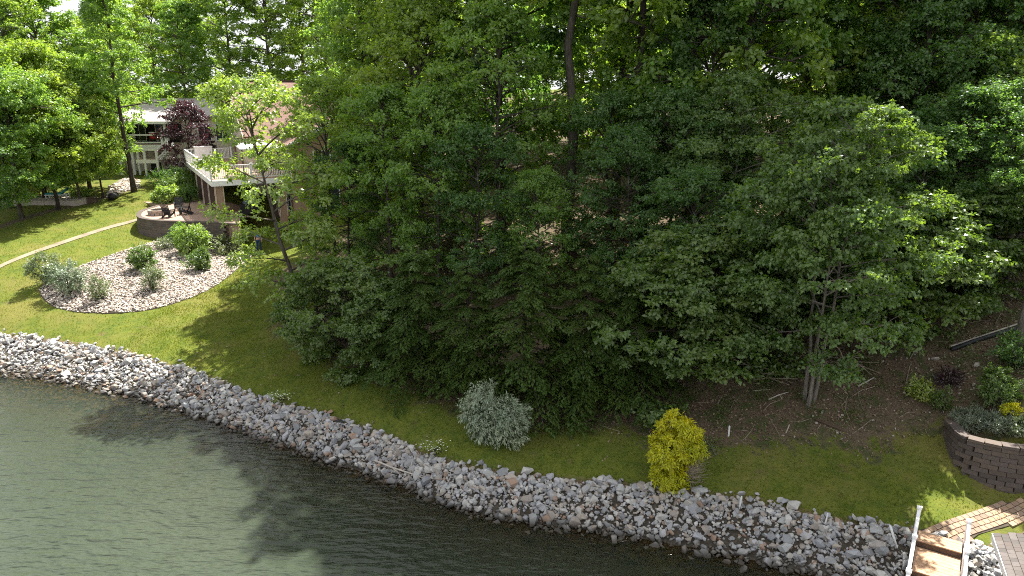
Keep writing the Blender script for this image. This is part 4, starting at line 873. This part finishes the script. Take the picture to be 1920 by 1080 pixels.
# fire pit ring
fpx = at_z(300, 402, PZ); rt = empty('fire_pit', (fpx[0], fpx[1], PZ)); tag(rt, 'round low block fire pit on the raised patio', 'fire pit'); bx = MB(); bx.box(-.16, .16, -.09, .09, 0, .19); fm = bx.mesh('block', M['block_tan'])
for cz in range(2):
    for j in range(14):
        an = 2 * math.pi * (j + .5 * cz) / 14; o = link('block', fm, rt); o.location = (.74 * math.cos(an), .74 * math.sin(an), cz * .2); o.rotation_euler = (0, 0, an + math.pi / 2)
rb = MB(); rb.lathe([(.60, .0), (.60, .12), (.02, .15)], 20); rb.build('ash_bowl', M['dark'], rt); tr_ = MB(); tr_.tube([(-.3, .1, .3), (-.55, .2, .95)], .012, 6); tr_.build('poker', M['metal'], rt)
# adirondack chairs
def adirondack():
    rt = empty('adirondack_chair', (0, 0, 0)); m = M['black']
    for sx_ in (-1, 1):
        b = MB(); b.bar((sx_ * .27, -.42, .0), (sx_ * .27, -.42, .56), .09, .035, (1, 0, 0)); b.build('leg', m, rt)
        b = MB(); b.bar((sx_ * .25, -.44, .36), (sx_ * .25, .46, .03), .03, .13); b.build('side_rail', m, rt)
        b = MB(); b.box(sx_ * .31 - .07, sx_ * .31 + .07, -.5, .26, .575, .60); b.build('armrest', m, rt)
        b = MB(); b.bar((sx_ * .31, .22, .57), (sx_ * .29, .30, .12), .04, .06); b.build('rear_leg', m, rt)
    for i in range(5):
        b = MB(); f = i / 4; b.bar((-.27, -.43 + f * .5, .43 - f * .18), (.27, -.43 + f * .5, .43 - f * .18), .10, .02); b.build('seat_slat', m, rt)
    for i in range(6):
        x = -.25 + i * .1; top = 1.03 - .9 * (x * x); b = MB(); b.bar((x * .85, .06, .22), (x * 1.12, .06 + (top - .22) * .42, top), .082, .02, (0, 1, .4)); b.build('back_slat', m, rt)
    b = MB(); b.bar((-.3, .24, .52), (.3, .24, .52), .03, .07); b.build('back_brace', m, rt); return rt
def copy_tree(o, parent=None):
    c = o.copy(); COL.objects.link(c); c.parent = parent
    for ch in [x for x in o.children]: copy_tree(ch, c)
    return c
ch0 = adirondack()
for i, (px, py, rz, lab) in enumerate(((316, 408, R(172), 'black adirondack chair seen from behind beside the fire pit'), (336, 394, R(20), 'black adirondack chair facing the viewer behind the fire pit'), (350, 402, R(-75), 'black adirondack chair seen from the side right of the fire pit'))):
    c = ch0 if i == 0 else copy_tree(ch0); p = at_z(px, py, PZ); c.location = (p[0], p[1], PZ); c.rotation_euler = (0, 0, rz); tag(c, lab, 'chair', 'adirondack chairs round the fire pit')

# ------------------------------------------------------------------ pink roofed house with white deck (axes turned 31 degrees)
HA = R(29.5); HO = np.array([-22.9, 62.4]); HZ = 4.5
def hM(): return Matrix.Translation((HO[0], HO[1], HZ)) @ Matrix.Rotation(HA, 4, 'Z')
house = empty('brick_house', (HO[0], HO[1], HZ), HA); tag(house, 'brick house with pink brown shingle roofs mostly hidden by trees', 'house')
def roofslab(a, b, c, d, th, name, mat, parent):
    """quad a b (eave) c d (ridge) as a slab with uv in metres"""
    a, b, c, d = map(Vector, (a, b, c, d)); nrm = (b - a).cross(d - a).normalized(); V = [a, b, c, d] + [p - nrm * th for p in (a, b, c, d)]
    me = npmesh(name, V, [(0, 1, 2, 3), (7, 6, 5, 4), (0, 4, 5, 1), (1, 5, 6, 2), (2, 6, 7, 3), (3, 7, 4, 0)], mat)
    uv = me.uv_layers.new(name='UVMap'); e1 = (b - a).normalized(); e2 = nrm.cross(e1)
    for l in me.loops: p = me.vertices[l.vertex_index].co - a; uv.data[l.index].uv = (p.dot(e1), p.dot(e2))
    return link(name, me, parent)
EZ = 5.5; RZ = 10.1                                             # eave and ridge heights over the patio
b = MB(); b.box(0.4, 15, .4, 13.6, -1.5, EZ); b.add([(0.4, .4, EZ), (.4, 13.6, EZ), (.4, 7, RZ - .3), (.6, .4, EZ), (.6, 13.6, EZ), (.6, 7, RZ - .3)], [(0, 1, 2), (5, 4, 3), (0, 2, 5, 3), (1, 4, 5, 2)]); b.build('gable_wall', M['cream'], house)
roofslab((-.3, -.3, EZ - .1), (15.5, -.3, EZ - .1), (15.5, 7, RZ), (-.3, 7, RZ), .16, 'roof', M['roof_pink'], house); roofslab((15.5, 14.3, EZ - .1), (-.3, 14.3, EZ - .1), (-.3, 7, RZ), (15.5, 7, RZ), .16, 'roof', M['roof_pink'], house)
b = MB(); b.bar((-.32, -.3, EZ - .22), (-.32, 7, RZ - .12), .05, .26); b.bar((-.32, 14.3, EZ - .22), (-.32, 7, RZ - .12), .05, .26); b.build('rake_board', M['cream'], house)
b = MB(); b.box(-.3, 15.5, 6.85, 7.15, RZ - .05, RZ + .07); b.build('ridge_cap', M['wood_dark'], house)
# wing: ridge runs along v, gable towards the lake
WZ = 5.45; WR = 7.85; y0 = -10.6
b = MB(); b.box(1.5, 10.9, y0 + .35, .4, -1.5, WZ - .1); b.add([(1.5, y0 + .35, WZ - .1), (10.9, y0 + .35, WZ - .1), (6.2, y0 + .35, WR - .2), (1.5, y0 + .55, WZ - .1), (10.9, y0 + .55, WZ - .1), (6.2, y0 + .55, WR - .2)], [(0, 1, 2), (5, 4, 3), (1, 4, 5, 2), (0, 2, 5, 3)]); b.build('wall', M['brick'], house)
roofslab((.95, 5.5, WZ - .25), (.95, y0, WZ - .25), (6.2, y0, WR), (6.2, 5.5, WR), .15, 'roof', M['roof_pink'], house); roofslab((11.45, y0, WZ - .25), (11.45, 5.5, WZ - .25), (6.2, 5.5, WR), (6.2, y0, WR), .15, 'roof', M['roof_pink'], house)
b = MB(); b.bar((.92, y0 - .03, WZ - .36), (6.2, y0 - .03, WR - .1), .05, .26); b.bar((11.48, y0 - .03, WZ - .36), (6.2, y0 - .03, WR - .1), .05, .26); b.build('rake_board', M['white'], house)
b = MB(); b.bar((.88, y0, WZ - .34), (.88, 0, WZ - .34), .1, .13); b.build('gutter', M['white'], house)
def house_window(x, y, z, w_, h_, face, par):
    """window in a wall; face '-v' (towards lake) or '-u' (towards deck)"""
    b = MB(); t = .08
    if face == '-v':
        b.box(x - w_ / 2 - t, x + w_ / 2 + t, y - .05, y + .02, z - t, z); b.box(x - w_ / 2 - t, x + w_ / 2 + t, y - .05, y + .02, z + h_, z + h_ + t); b.box(x - w_ / 2 - t, x - w_ / 2, y - .05, y + .02, z, z + h_); b.box(x + w_ / 2, x + w_ / 2 + t, y - .05, y + .02, z, z + h_); b.box(x - .025, x + .025, y - .045, y + .02, z, z + h_)
    else:
        b.box(x - .05, x + .02, y - w_ / 2 - t, y + w_ / 2 + t, z - t, z); b.box(x - .05, x + .02, y - w_ / 2 - t, y + w_ / 2 + t, z + h_, z + h_ + t); b.box(x - .05, x + .02, y - w_ / 2 - t, y - w_ / 2, z, z + h_); b.box(x - .05, x + .02, y + w_ / 2, y + w_ / 2 + t, z, z + h_); b.box(x - .045, x + .02, y - .025, y + .025, z, z + h_)
    f = b.build('window', M['white'], par); g = MB()
    if face == '-v': g.box(x - w_ / 2, x + w_ / 2, y - .015, y - .004, z, z + h_)
    else: g.box(x - .015, x - .004, y - w_ / 2, y + w_ / 2, z, z + h_)
    g.build('pane', M['glass'], f); return f
for x in (3.7, 6.3, 8.9): house_window(x, y0 + .35, 3.2, 1.2, 1.5, '-v', house)
for x in (4.1, 8.3): house_window(x, y0 + .35, .3, 1.5, 1.6, '-v', house)
for y in (-8.5, -5.5, -2.2): house_window(1.5, y, 2.95, 1.7, 2.05, '-u', house)
for y in (-7.5, -3.5): house_window(1.5, y, .05, 1.8, 2.1, '-u', house)
for x in (12.6,): house_window(x, .4, 3.2, 1.3, 1.5, '-v', house)
# deck along the left side of the wing
DZ = 2.85; dx0, dx1, dy0, dy1 = -4.3, 1.3, -9.6, 8.2
deck = empty('deck', (HO[0], HO[1], HZ), HA); tag(deck, 'white railed upper deck on brown brick columns along the pink roofed house', 'deck')
b = MB(); nbd = int((dx1 - dx0) / .16)
b.box(dx0 + .05, dx1 + .15, dy0 + .05, .3, DZ - .08, DZ - .02); b.box(dx0 + .05, .3, .3, dy1 - .05, DZ - .08, DZ - .02); b.build('deck_floor', M['plank'], deck)
b = MB(); b.box(dx0 - .03, dx0 + .04, dy0 - .03, dy1 + .03, DZ - .42, DZ - .03); b.box(dx0 + .04, dx1 + .2, dy0 - .03, dy0 + .04, DZ - .42, DZ - .03); b.build('fascia', M['white'], deck)
RH = 1.05
for a_, b_ in (((dx0, dy0), (dx0, dy1)), ((dx0, dy0), (dx1 + .1, dy0)), ((dx0, dy1), (-.2, dy1))):
    a3, b3 = Vector((*a_, 0)), Vector((*b_, 0)); ln = (b3 - a3).length; t_ = (b3 - a3) / ln; rb = MB(); rb.bar(a3 + Vector((0, 0, DZ + RH)), b3 + Vector((0, 0, DZ + RH)), .12, .06); rb.bar(a3 + Vector((0, 0, DZ + .12)), b3 + Vector((0, 0, DZ + .12)), .05, .07); rb.build('rail', M['white'], deck)
    npst = max(2, round(ln / 2.4) + 1); bal = MB(); bal.box(-.02, .02, -.045, .045, 0, RH - .15); bme = bal.mesh('baluster', M['white']); pst = MB(); pst.box(-.06, .06, -.06, .06, 0, RH + .08); pst.prism([(-.08, -.08), (.08, -.08), (.08, .08), (-.08, .08)], RH + .08, RH + .13); pme = pst.mesh('post', M['white'])
    for j in range(npst): o = link('post', pme, deck); o.location = a3 + t_ * ln * j / (npst - 1) + Vector((0, 0, DZ - .02)); o.rotation_euler = (0, 0, math.atan2(t_.y, t_.x))
    for j in range(1, int(ln / .125)): o = link('baluster', bme, deck); o.location = a3 + t_ * (.125 * j) + Vector((0, 0, DZ + .14)); o.rotation_euler = (0, 0, math.atan2(t_.y, t_.x))
for (x, y) in ((dx0 + .45, dy1 - 1.6), (dx0 + .45, -5.6), (dx0 + .45, -1.6), (dx0 + .45, 2.4), (dx0 + .5, dy0 + .5), (dx1 - .6, dy0 + .5), (dx1 - .6, -6.0)):
    b = MB(); b.box(x - .26, x + .26, y - .26, y + .26, -1.3, DZ - .43); o = b.build('column', M['brick_brown'] if y > -9 else M['brick'], deck)
    b = MB()
    for sx_, sy_ in ((-1, -1), (1, -1), (-1, 1), (1, 1)): b.box(x + sx_ * .275 - .02, x + sx_ * .275 + .02, y + sy_ * .275 - .02, y + sy_ * .275 + .02, -.2, DZ - .43)
    b.build('corner_trim', M['cream'], o)
# pale canopy over the deck, grill beneath, bin at far end
cnp = empty('deck_canopy', (HO[0], HO[1], HZ), HA); tag(cnp, 'white flat canopy roof standing on the upper deck in front of the house wall', 'canopy')
roofslab((-2.0, -9.0, DZ + 2.2), (.85, -9.0, DZ + 2.2), (.85, -5.9, DZ + 2.4), (-2.0, -5.9, DZ + 2.4), .1, 'roof_panel', M['white'], cnp)
for x, y in ((-1.9, -8.9), (-1.9, -6.0), (.7, -8.9), (.7, -6.0)):
    b = MB(); b.box(x - .06, x + .06, y - .06, y + .06, DZ - .02, DZ + (2.08 if y < -8 else 2.26)); b.build('post', M['wood_dark'], cnp)
b = MB(); b.box(-3.5, -2.0, 7.2, 7.9, DZ - .02, DZ + 1.25); b.box(-3.55, -1.95, 7.15, 7.95, DZ + 1.25, DZ + 1.33); o = b.build('storage_cabinet', M['white']); o.location = (HO[0], HO[1], HZ); o.rotation_euler = (0, 0, HA); tag(o, 'white storage cabinet at the far end of the upper deck', 'cabinet')
gl = empty('patio_grill', tuple(hM() @ Vector((-1.7, -8.4, 0))), HA); tag(gl, 'black covered grill under the deck beside the tan brick column', 'grill')
b = MB(); b.box(-.6, .6, -.3, .3, .12, .85); b.build('cart', M['black'], gl); b = MB(); b.lathe([(.42, .86), (.42, .98), (.3, 1.14), (.05, 1.2)], 16); o = b.build('hood', simple('blue_grey_cover', (.09, .13, .17), .5, .2, 4), gl)
for sx_ in (-.5, .5):
    b = MB(); b.tube([(sx_, -.05, .08), (sx_, .05, .08)], .08, 10); b.build('wheel', M['black'], gl)

# ------------------------------------------------------------------ pale roofed house with white stair deck
h2p = at_z(285, 329, 5.4); H2 = Vector((h2p[0], h2p[1], 5.4)); H2A = R(4)
hs = empty('white_house', H2 + Vector((0, 0, 0)), H2A); tag(hs, 'white house with pale grey roof behind the lawn trees at left', 'house')
X0, X1 = -3.8, 6.6; FY = 3.2
b = MB(); b.box(X0, X1, FY, FY + 11, -1, 5.6); b.build('wall', M['cream'], hs)
roofslab((X0 - .6, FY - 2.9, 5.35), (2.6, FY - 2.9, 5.35), (1.6, FY + 1.6, 6.6), (X0 - .6, FY + 1.6, 6.6), .16, 'porch_roof', M['roof_pale'], hs)
roofslab((X0 - .6, FY - .4, 5.7), (X1 + .6, FY - .4, 5.7), (X1 - 1.6, FY + 5.5, 7.5), (X0 + 1, FY + 5.5, 7.5), .16, 'roof', M['roof_pale'], hs); roofslab((X1 + .6, FY + 11.4, 5.7), (X0 - .6, FY + 11.4, 5.7), (X0 + 1, FY + 5.5, 7.5), (X1 - 1.6, FY + 5.5, 7.5), .16, 'roof', M['roof_pale'], hs)
roofslab((X1 + .6, FY - .4, 5.7), (X1 + .6, FY + 11.4, 5.7), (X1 - 1.6, FY + 5.5, 7.5), (X1 - 1.6, FY + 5.52, 7.5), .16, 'roof', M['roof_pale'], hs)
b = MB(); b.box(X0 - .65, 2.6, FY - 2.97, FY - 2.87, 5.08, 5.34); b.build('gutter', M['white'], hs)
b = MB(); b.box(X0 + .3, 2.3, FY - .06, FY - .02, 3.1, 5.0); b.build('porch_shade_sheet', M['dark'], hs)  # dark sheet over the cream wall, paints the shade inside the porch
for x in (-2.0, .3, 4.6, 6.4): house_window(x, FY - .07 if x < 2.4 else FY, 3.3, 1.2, 1.7, '-v', hs)
wd = empty('stair_deck', H2, H2A); tag(wd, 'white two level timber deck with stairs in front of the pale roofed house', 'deck')
DF = 3.05
b = MB(); b.box(-2.6, 1.2, .6, FY - .05, DF - .1, DF); b.build('deck_floor', M['plank'], wd); b = MB(); b.box(-2.65, 1.25, .52, .6, DF - .55, DF - .02); b.box(-2.68, -2.6, .6, FY - .05, DF - .55, DF - .02); b.build('fascia', M['white'], wd)
b = MB(); b.box(-1.0, 1.0, -.7, .5, 1.55, 1.65); b.build('landing', M['plank'], wd); b = MB(); b.box(-1.05, 1.05, -.78, -.7, 1.3, 1.66); b.build('fascia', M['white'], wd)
for (x, y, z0, z1) in ((-.2, -.65, -.1, 2.75), (.98, -.65, -.1, 2.75), (-1.35, .55, -.4, DF - .5), (-2.4, .6, -.4, DF + 1.0), (-1.9, .6, -.4, DF + 1.0), (1.6, .3, .3, 1.9), (2.0, .4, .3, 1.9), (1.2, .6, DF - .5, DF + 1.1), (2.6, .9, -.2, 2.0), (-2.5, FY - .3, DF, 5.4), (1.6, .6, DF - .2, 5.1), (-3.2, .6, -.4, 5.1)):
    b = MB(); b.box(x - .1, x + .1, y - .1, y + .1, z0, z1); b.build('post', M['white'], wd)
for a_, b_ in (((-2.4, .6, DF + .95), (1.2, .6, DF + .95)), ((-2.4, .6, DF + .2), (1.2, .6, DF + .2)), ((-.2, -.65, 2.6), (.98, -.65, 2.6)), ((.98, -.65, 2.5), (2.3, .6, DF + 1.0)), ((.98, -.6, 1.75), (2.3, .6, DF + .2)), ((1.0, .1, 1.65), (2.35, .75, DF - .1))):
    b = MB(); b.bar(a_, b_, .09, .14); b.build('rail', M['white'], wd)
for i in range(7):
    f = i / 6; b = MB(); b.box(1.0 + f * 1.1, 1.35 + f * 1.1, -.55 + f * .6, .5 + f * .3, 1.62 + f * 1.3, 1.67 + f * 1.3); b.build('stair_tread', M['white'], wd)
b = MB(); b.box(-2.6, -.3, .5, .58, -.35, 0.0); b.build('skirt_board', M['white'], wd)
b = MB(); b.box(-.1, .9, .3, .4, -.1, 1.28); b.build('landing_shade_sheet', M['dark'], wd)  # plain dark sheet painting the shade beneath the landing
b = MB(); b.box(1.35, 2.3, .0, .8, -.3, .3); b.build('footing', M['concrete'], wd)
def onh2(x, y, z): return Matrix.Translation(H2) @ Matrix.Rotation(H2A, 4, 'Z') @ Vector((x, y, z))
cl_ = empty('cooler', onh2(.35, 1.3, DF + .55), H2A); tag(cl_, 'red cooler with white lid on the white deck behind its rail', 'cooler'); b = MB(); b.box(-.5, .5, -.28, .28, 0, .55); b.build('body', M['red'], cl_); b = MB(); b.box(-.53, .53, -.3, .3, .55, .66); b.build('lid', M['white'], cl_)
tbx = empty('deck_table', onh2(.35, 1.3, DF), H2A); tag(tbx, 'low dark table carrying the red cooler on the white deck', 'table'); b = MB(); b.box(-.6, .6, -.35, .35, .48, .545); b.build('table_top', M['wood_dark'], tbx)
for sx_ in (-.5, .5):
    for sy_ in (-.28, .28): b = MB(); b.box(sx_ - .04, sx_ + .04, sy_ - .04, sy_ + .04, 0, .48); b.build('leg', M['wood_dark'], tbx)
# far left: pale terrace with teal lounger, brown box, drum
tz = ground(70, 384); tb = MB(); tb.prism([(-6.0, -1.2), (3.2, -1.0), (3.8, .8), (-5.5, 3.5)], -.4, .35); o = tb.build('terrace', M['gravel']); o.location = Vector(tz) + Vector((0, .9, 0)); tag(o, kind='structure')
lg = empty('lounger', Vector(tz) + Vector((1.0, 1.3, .36)), .15); tag(lg, 'teal cushioned lounger on the pale terrace at far left', 'lounger')
b = MB(); b.box(-.9, .9, -.35, .35, .28, .36); b.build('frame', M['white'], lg); b = MB(); b.bar((-.85, 0, .42), (.35, 0, .42), .62, .1); b.bar((.35, 0, .42), (.9, 0, .85), .62, .1); b.build('cushion', M['teal'], lg)
for sx_ in (-.8, .8):
    for sy_ in (-.3, .3): b = MB(); b.box(sx_ - .03, sx_ + .03, sy_ - .03, sy_ + .03, 0, .28); b.build('leg', M['white'], lg)
p = ground(174, 380); bxr = empty('planter_box', tuple(p), .2); tag(bxr, 'small dark brown box standing at the far lawn edge', 'planter'); b = MB(); b.box(-.32, .32, -.3, .3, -.05, .42); b.build('body', M['wood_dark'], bxr); b = MB(); b.box(-.36, .36, -.34, .34, .42, .48); b.build('rim', M['wood_dark'], bxr)
p = ground(213, 374); tb = MB(); tb.tube([(0, -.3, .28), (0, .5, .3)], .28, 14); tb.tube([(0, -.34, .28), (0, -.3, .28)], .31, 14); o = tb.build('culvert_pipe', M['black'], None, True); o.location = Vector(p); tag(o, 'short black culvert pipe end at the far lawn edge', 'pipe')
# ------------------------------------------------------------------ steps with white railings, boathouse roof
gw = empty('dock_steps', (GP[0], GP[1], 1.0), R(-33)); tag(gw, 'tan plank dock steps with white side railings at the bottom right', 'steps')
hw = .56; treads = [(-.02, -.62, -.02), (-.66, -1.95, -.20), (-1.99, -3.1, -.38), (-3.14, -4.6, -.56)]
for (ya, yb, z) in treads:
    nb_ = max(2, int((ya - yb) / .145)); w_ = (ya - yb) / nb_
    for j in range(nb_):
        b = MB(); b.box(-hw, hw, ya - (j + 1) * w_ + .005, ya - j * w_ - .005, z - .035, z + RNG.uniform(-.002, .002)); b.build('plank', M['plank'], gw)
    b = MB(); b.box(-hw, hw, yb - .005, yb + .02, z - .24, z - .04); b.build('riser', M['wood_dark'], gw)
for sx_ in (-1, 1):
    x = sx_ * (hw + .07)
    b = MB(); b.bar((x, .05, -.16), (x, -4.7, -.76), .045, .26); b.build('stringer', M['white'], gw)
    pz = lambda y: -.02 + (y) * .122
    for y in (.0, -1.4, -2.9, -4.4):
        b = MB(); b.box(x - .055, x + .055, y - .055, y + .055, pz(y) - .3, pz(y) + .70); o = b.build('post', M['white'], gw); b = MB(); b.prism([(x - .07, y - .07), (x + .07, y - .07), (x + .07, y + .07), (x - .07, y + .07)], pz(y) + .70, pz(y) + .75); b.build('post_cap', M['white'], o)
    b = MB(); b.bar((x, 0, pz(0) + .64), (x, -4.4, pz(-4.4) + .64), .08, .07); b.bar((x, 0, pz(0) + .1), (x, -4.4, pz(-4.4) + .1), .05, .07); b.build('rail', M['white'], gw)
    bal = MB(); bal.box(-.02, .02, -.03, .03, 0, .52); bme = bal.mesh('baluster', M['white'])
    for j in range(1, 40):
        y = -.11 * j
        if min(abs(y - q) for q in (-1.4, -2.9, -4.4)) > .07 and y > -4.35: o = link('baluster', bme, gw); o.location = (x, y, pz(y) + .12)
# boathouse: only the far left corner of its roof is in the picture
ez = 2.9; e0 = at_z(1863, 1000, ez); bh = empty('boathouse', (e0[0], e0[1], 0), R(-24)); tag(bh, 'boathouse with weathered grey brown shingle roof in the bottom right corner', 'boathouse')
RW, RL, SLP = 4.6, 5.0, .34                                     # eave along the left side, rising to a ridge at RW/2
b = MB()
for q0, q1, z0, z1 in ((0, RW / 2, ez, ez + SLP * RW / 2), (RW / 2, RW, ez + SLP * RW / 2, ez)):
    b.add([(q0, 0, z0 - .14), (q1, 0, z1 - .14), (q1, -RL, z1 - .14), (q0, -RL, z0 - .14), (q0, 0, z0 - .02), (q1, 0, z1 - .02), (q1, -RL, z1 - .02), (q0, -RL, z0 - .02)], [(3, 2, 1, 0), (4, 5, 6, 7), (0, 1, 5, 4), (1, 2, 6, 5), (2, 3, 7, 6), (3, 0, 4, 7)])
b.build('roof_deck', M['wood_dark'], bh)
zf = lambda x: ez + SLP * min(x, RW - x)
shm = MB(); shm.add([(-.08, -.082, .012), (.08, -.082, .0), (.08, .082, .0), (-.08, .082, .012), (-.08, -.082, .036), (.08, -.082, .014), (.08, .082, .014), (-.08, .082, .036)], [(3, 2, 1, 0), (4, 5, 6, 7), (0, 1, 5, 4), (1, 2, 6, 5), (2, 3, 7, 6), (3, 0, 4, 7)]); shme = shm.mesh('shingle', M['shingle']); rest_s = MB(); ns = 0
for c in range(14):
    for r in range(29):
        x = .07 + c * .15; y = -.09 - r * .17 - (.075 if c % 2 else 0)
        if c < 12 and r < 20 and ns < 240:
            o = link('shingle', shme, bh); o.location = (x, y, zf(x) - .018 + RNG.uniform(0, .005)); o.rotation_euler = (0, -math.atan(SLP), RNG.normal(0, .012)); ns += 1
        else:
            m_ = Matrix.Translation((x, y, zf(x) - .004)) @ Matrix.Rotation(-math.atan(SLP), 4, 'Y'); rest_s.box(-.078, .078, -.08, .08, -.012, .012, m_)
        m_ = Matrix.Translation((RW - x, y, zf(x) - .004)) @ Matrix.Rotation(math.atan(SLP), 4, 'Y'); rest_s.box(-.078, .078, -.08, .08, -.012, .012, m_)
o = rest_s.build('shingles', M['shingle'], bh); o['kind'] = 'stuff'
for x in (.35, RW - .35):
    for y in (-.35, -RL + .35): b = MB(); b.box(x - .08, x + .08, y - .08, y + .08, -2.2, zf(x) - .145); b.build('post', M['wood_dark'], bh)
b = MB(); b.bar((-.02, .02, ez - .10), (-.02, -RL, ez - .10), .03, .17); b.build('fascia', M['white'], bh)

# ------------------------------------------------------------------ person standing at the edge of the wood
def skin_mesh(name, joints, edges, mat, sub=1):
    me = bpy.data.meshes.new(name); me.from_pydata([j[0] for j in joints], edges, []); o = bpy.data.objects.new(name, me); COL.objects.link(o)
    sk = o.modifiers.new('skin', 'SKIN')
    for i, j in enumerate(joints): me.skin_vertices[0].data[i].radius = (j[1], j[1] if len(j) < 3 else j[2])
    me.skin_vertices[0].data[0].use_root = True; o.modifiers.new('sub', 'SUBSURF').levels = sub; o.modifiers['sub'].render_levels = sub
    dg = bpy.context.evaluated_depsgraph_get(); m2 = bpy.data.meshes.new_from_object(o.evaluated_get(dg)); COL.objects.unlink(o); bpy.data.objects.remove(o); m2.name = name
    m2.materials.clear(); m2.materials.append(mat); m2.polygons.foreach_set('use_smooth', np.ones(len(m2.polygons), bool)); return m2
pp = ground(486, 472); per = empty('person', tuple(pp), R(20)); tag(per, 'person in a light blue shirt and dark trousers standing at the wood edge', 'person')
J = [((0, 0, .95), .12, .10), ((0, .0, 1.2), .125, .095), ((0, 0, 1.40), .12, .09), ((0, 0, 1.50), .055), ((0, -.02, 1.58), .075), ((0, -.02, 1.68), .085), ((0, -.01, 1.75), .05), ((0, -.11, 1.64), .016)]
E = [(0, 1), (1, 2), (2, 3), (3, 4), (4, 5), (5, 6), (4, 7)]
for s in (-1, 1):
    i = len(J); J += [((s * .18, 0, 1.40), .06), ((s * .23, .02, 1.15), .042), ((s * .22, -.10, .93), .032), ((s * .22, -.13, .86), .03, .016)]; E += [(2, i), (i, i + 1), (i + 1, i + 2), (i + 2, i + 3)]
    for q in range(4): k = len(J); J += [((s * .22 + (q - 1.5) * .018, -.15, .80 - (.012 if q in (1, 2) else 0)), .008), ((s * .22 + (q - 1.5) * .018, -.145, .765 - (.012 if q in (1, 2) else 0)), .007)]; E += [(i + 3, k), (k, k + 1)]
    k = len(J); J += [((s * .22 - s * .035, -.165, .835), .009), ((s * .22 - s * .04, -.175, .80), .008)]; E += [(i + 3, k), (k, k + 1)]
    i = len(J); J += [((s * .10, 0, .88), .085), ((s * .11, -.01, .50), .058), ((s * .115, .02, .09), .04), ((s * .12, -.12, .035), .036, .03)]; E += [(0, i), (i, i + 1), (i + 1, i + 2), (i + 2, i + 3)]
link('body', skin_mesh('body', J, E, M['skin']), per)
link('shirt', skin_mesh('shirt', [((0, 0, 1.0), .15, .125), ((0, 0, 1.2), .15, .12), ((0, 0, 1.41), .145, .11), ((-.185, 0, 1.40), .08), ((-.225, .02, 1.2), .062), ((.185, 0, 1.40), .08), ((.225, .02, 1.2), .062)], [(0, 1), (1, 2), (2, 3), (3, 4), (2, 5), (5, 6)], M['shirt']), per)
link('trousers', skin_mesh('trousers', [((0, 0, .96), .145, .12), ((-.10, 0, .86), .105), ((-.11, -.01, .5), .082), ((-.115, .02, .1), .065), ((.10, 0, .86), .105), ((.11, -.01, .5), .082), ((.115, .02, .1), .065)], [(0, 1), (1, 2), (2, 3), (0, 4), (4, 5), (5, 6)], M['jeans']), per)
b = MB(); b.lathe([(.02, .115), (.06, .10), (.092, .05), (.096, .0), (.085, -.05)], 14); o = b.build('hair', M['hair'], per, True); o.location = (0, .012, 1.685)
for s in (-1, 1): b = MB(); b.lathe([(.006, -.008), (.011, 0), (.006, .008)], 6); o = b.build('eye', M['dark'], per); o.location = (s * .032, -.092, 1.675)

if __import__('os').environ.get('DBG'):
    for T in TREES:
        k, l, x, y, H = T; z = h1(x, y); print('%-8s base (%5.0f,%5.0f) top (%5.0f,%5.0f) z=%.1f Y=%.0f | %s' % (k, *proj((x, y, z)), *proj((x, y, z + H)), z, y, l[:50]))
    print('tris', sum(len(m.loops) - 2 * len(m.polygons) for m in bpy.data.meshes))
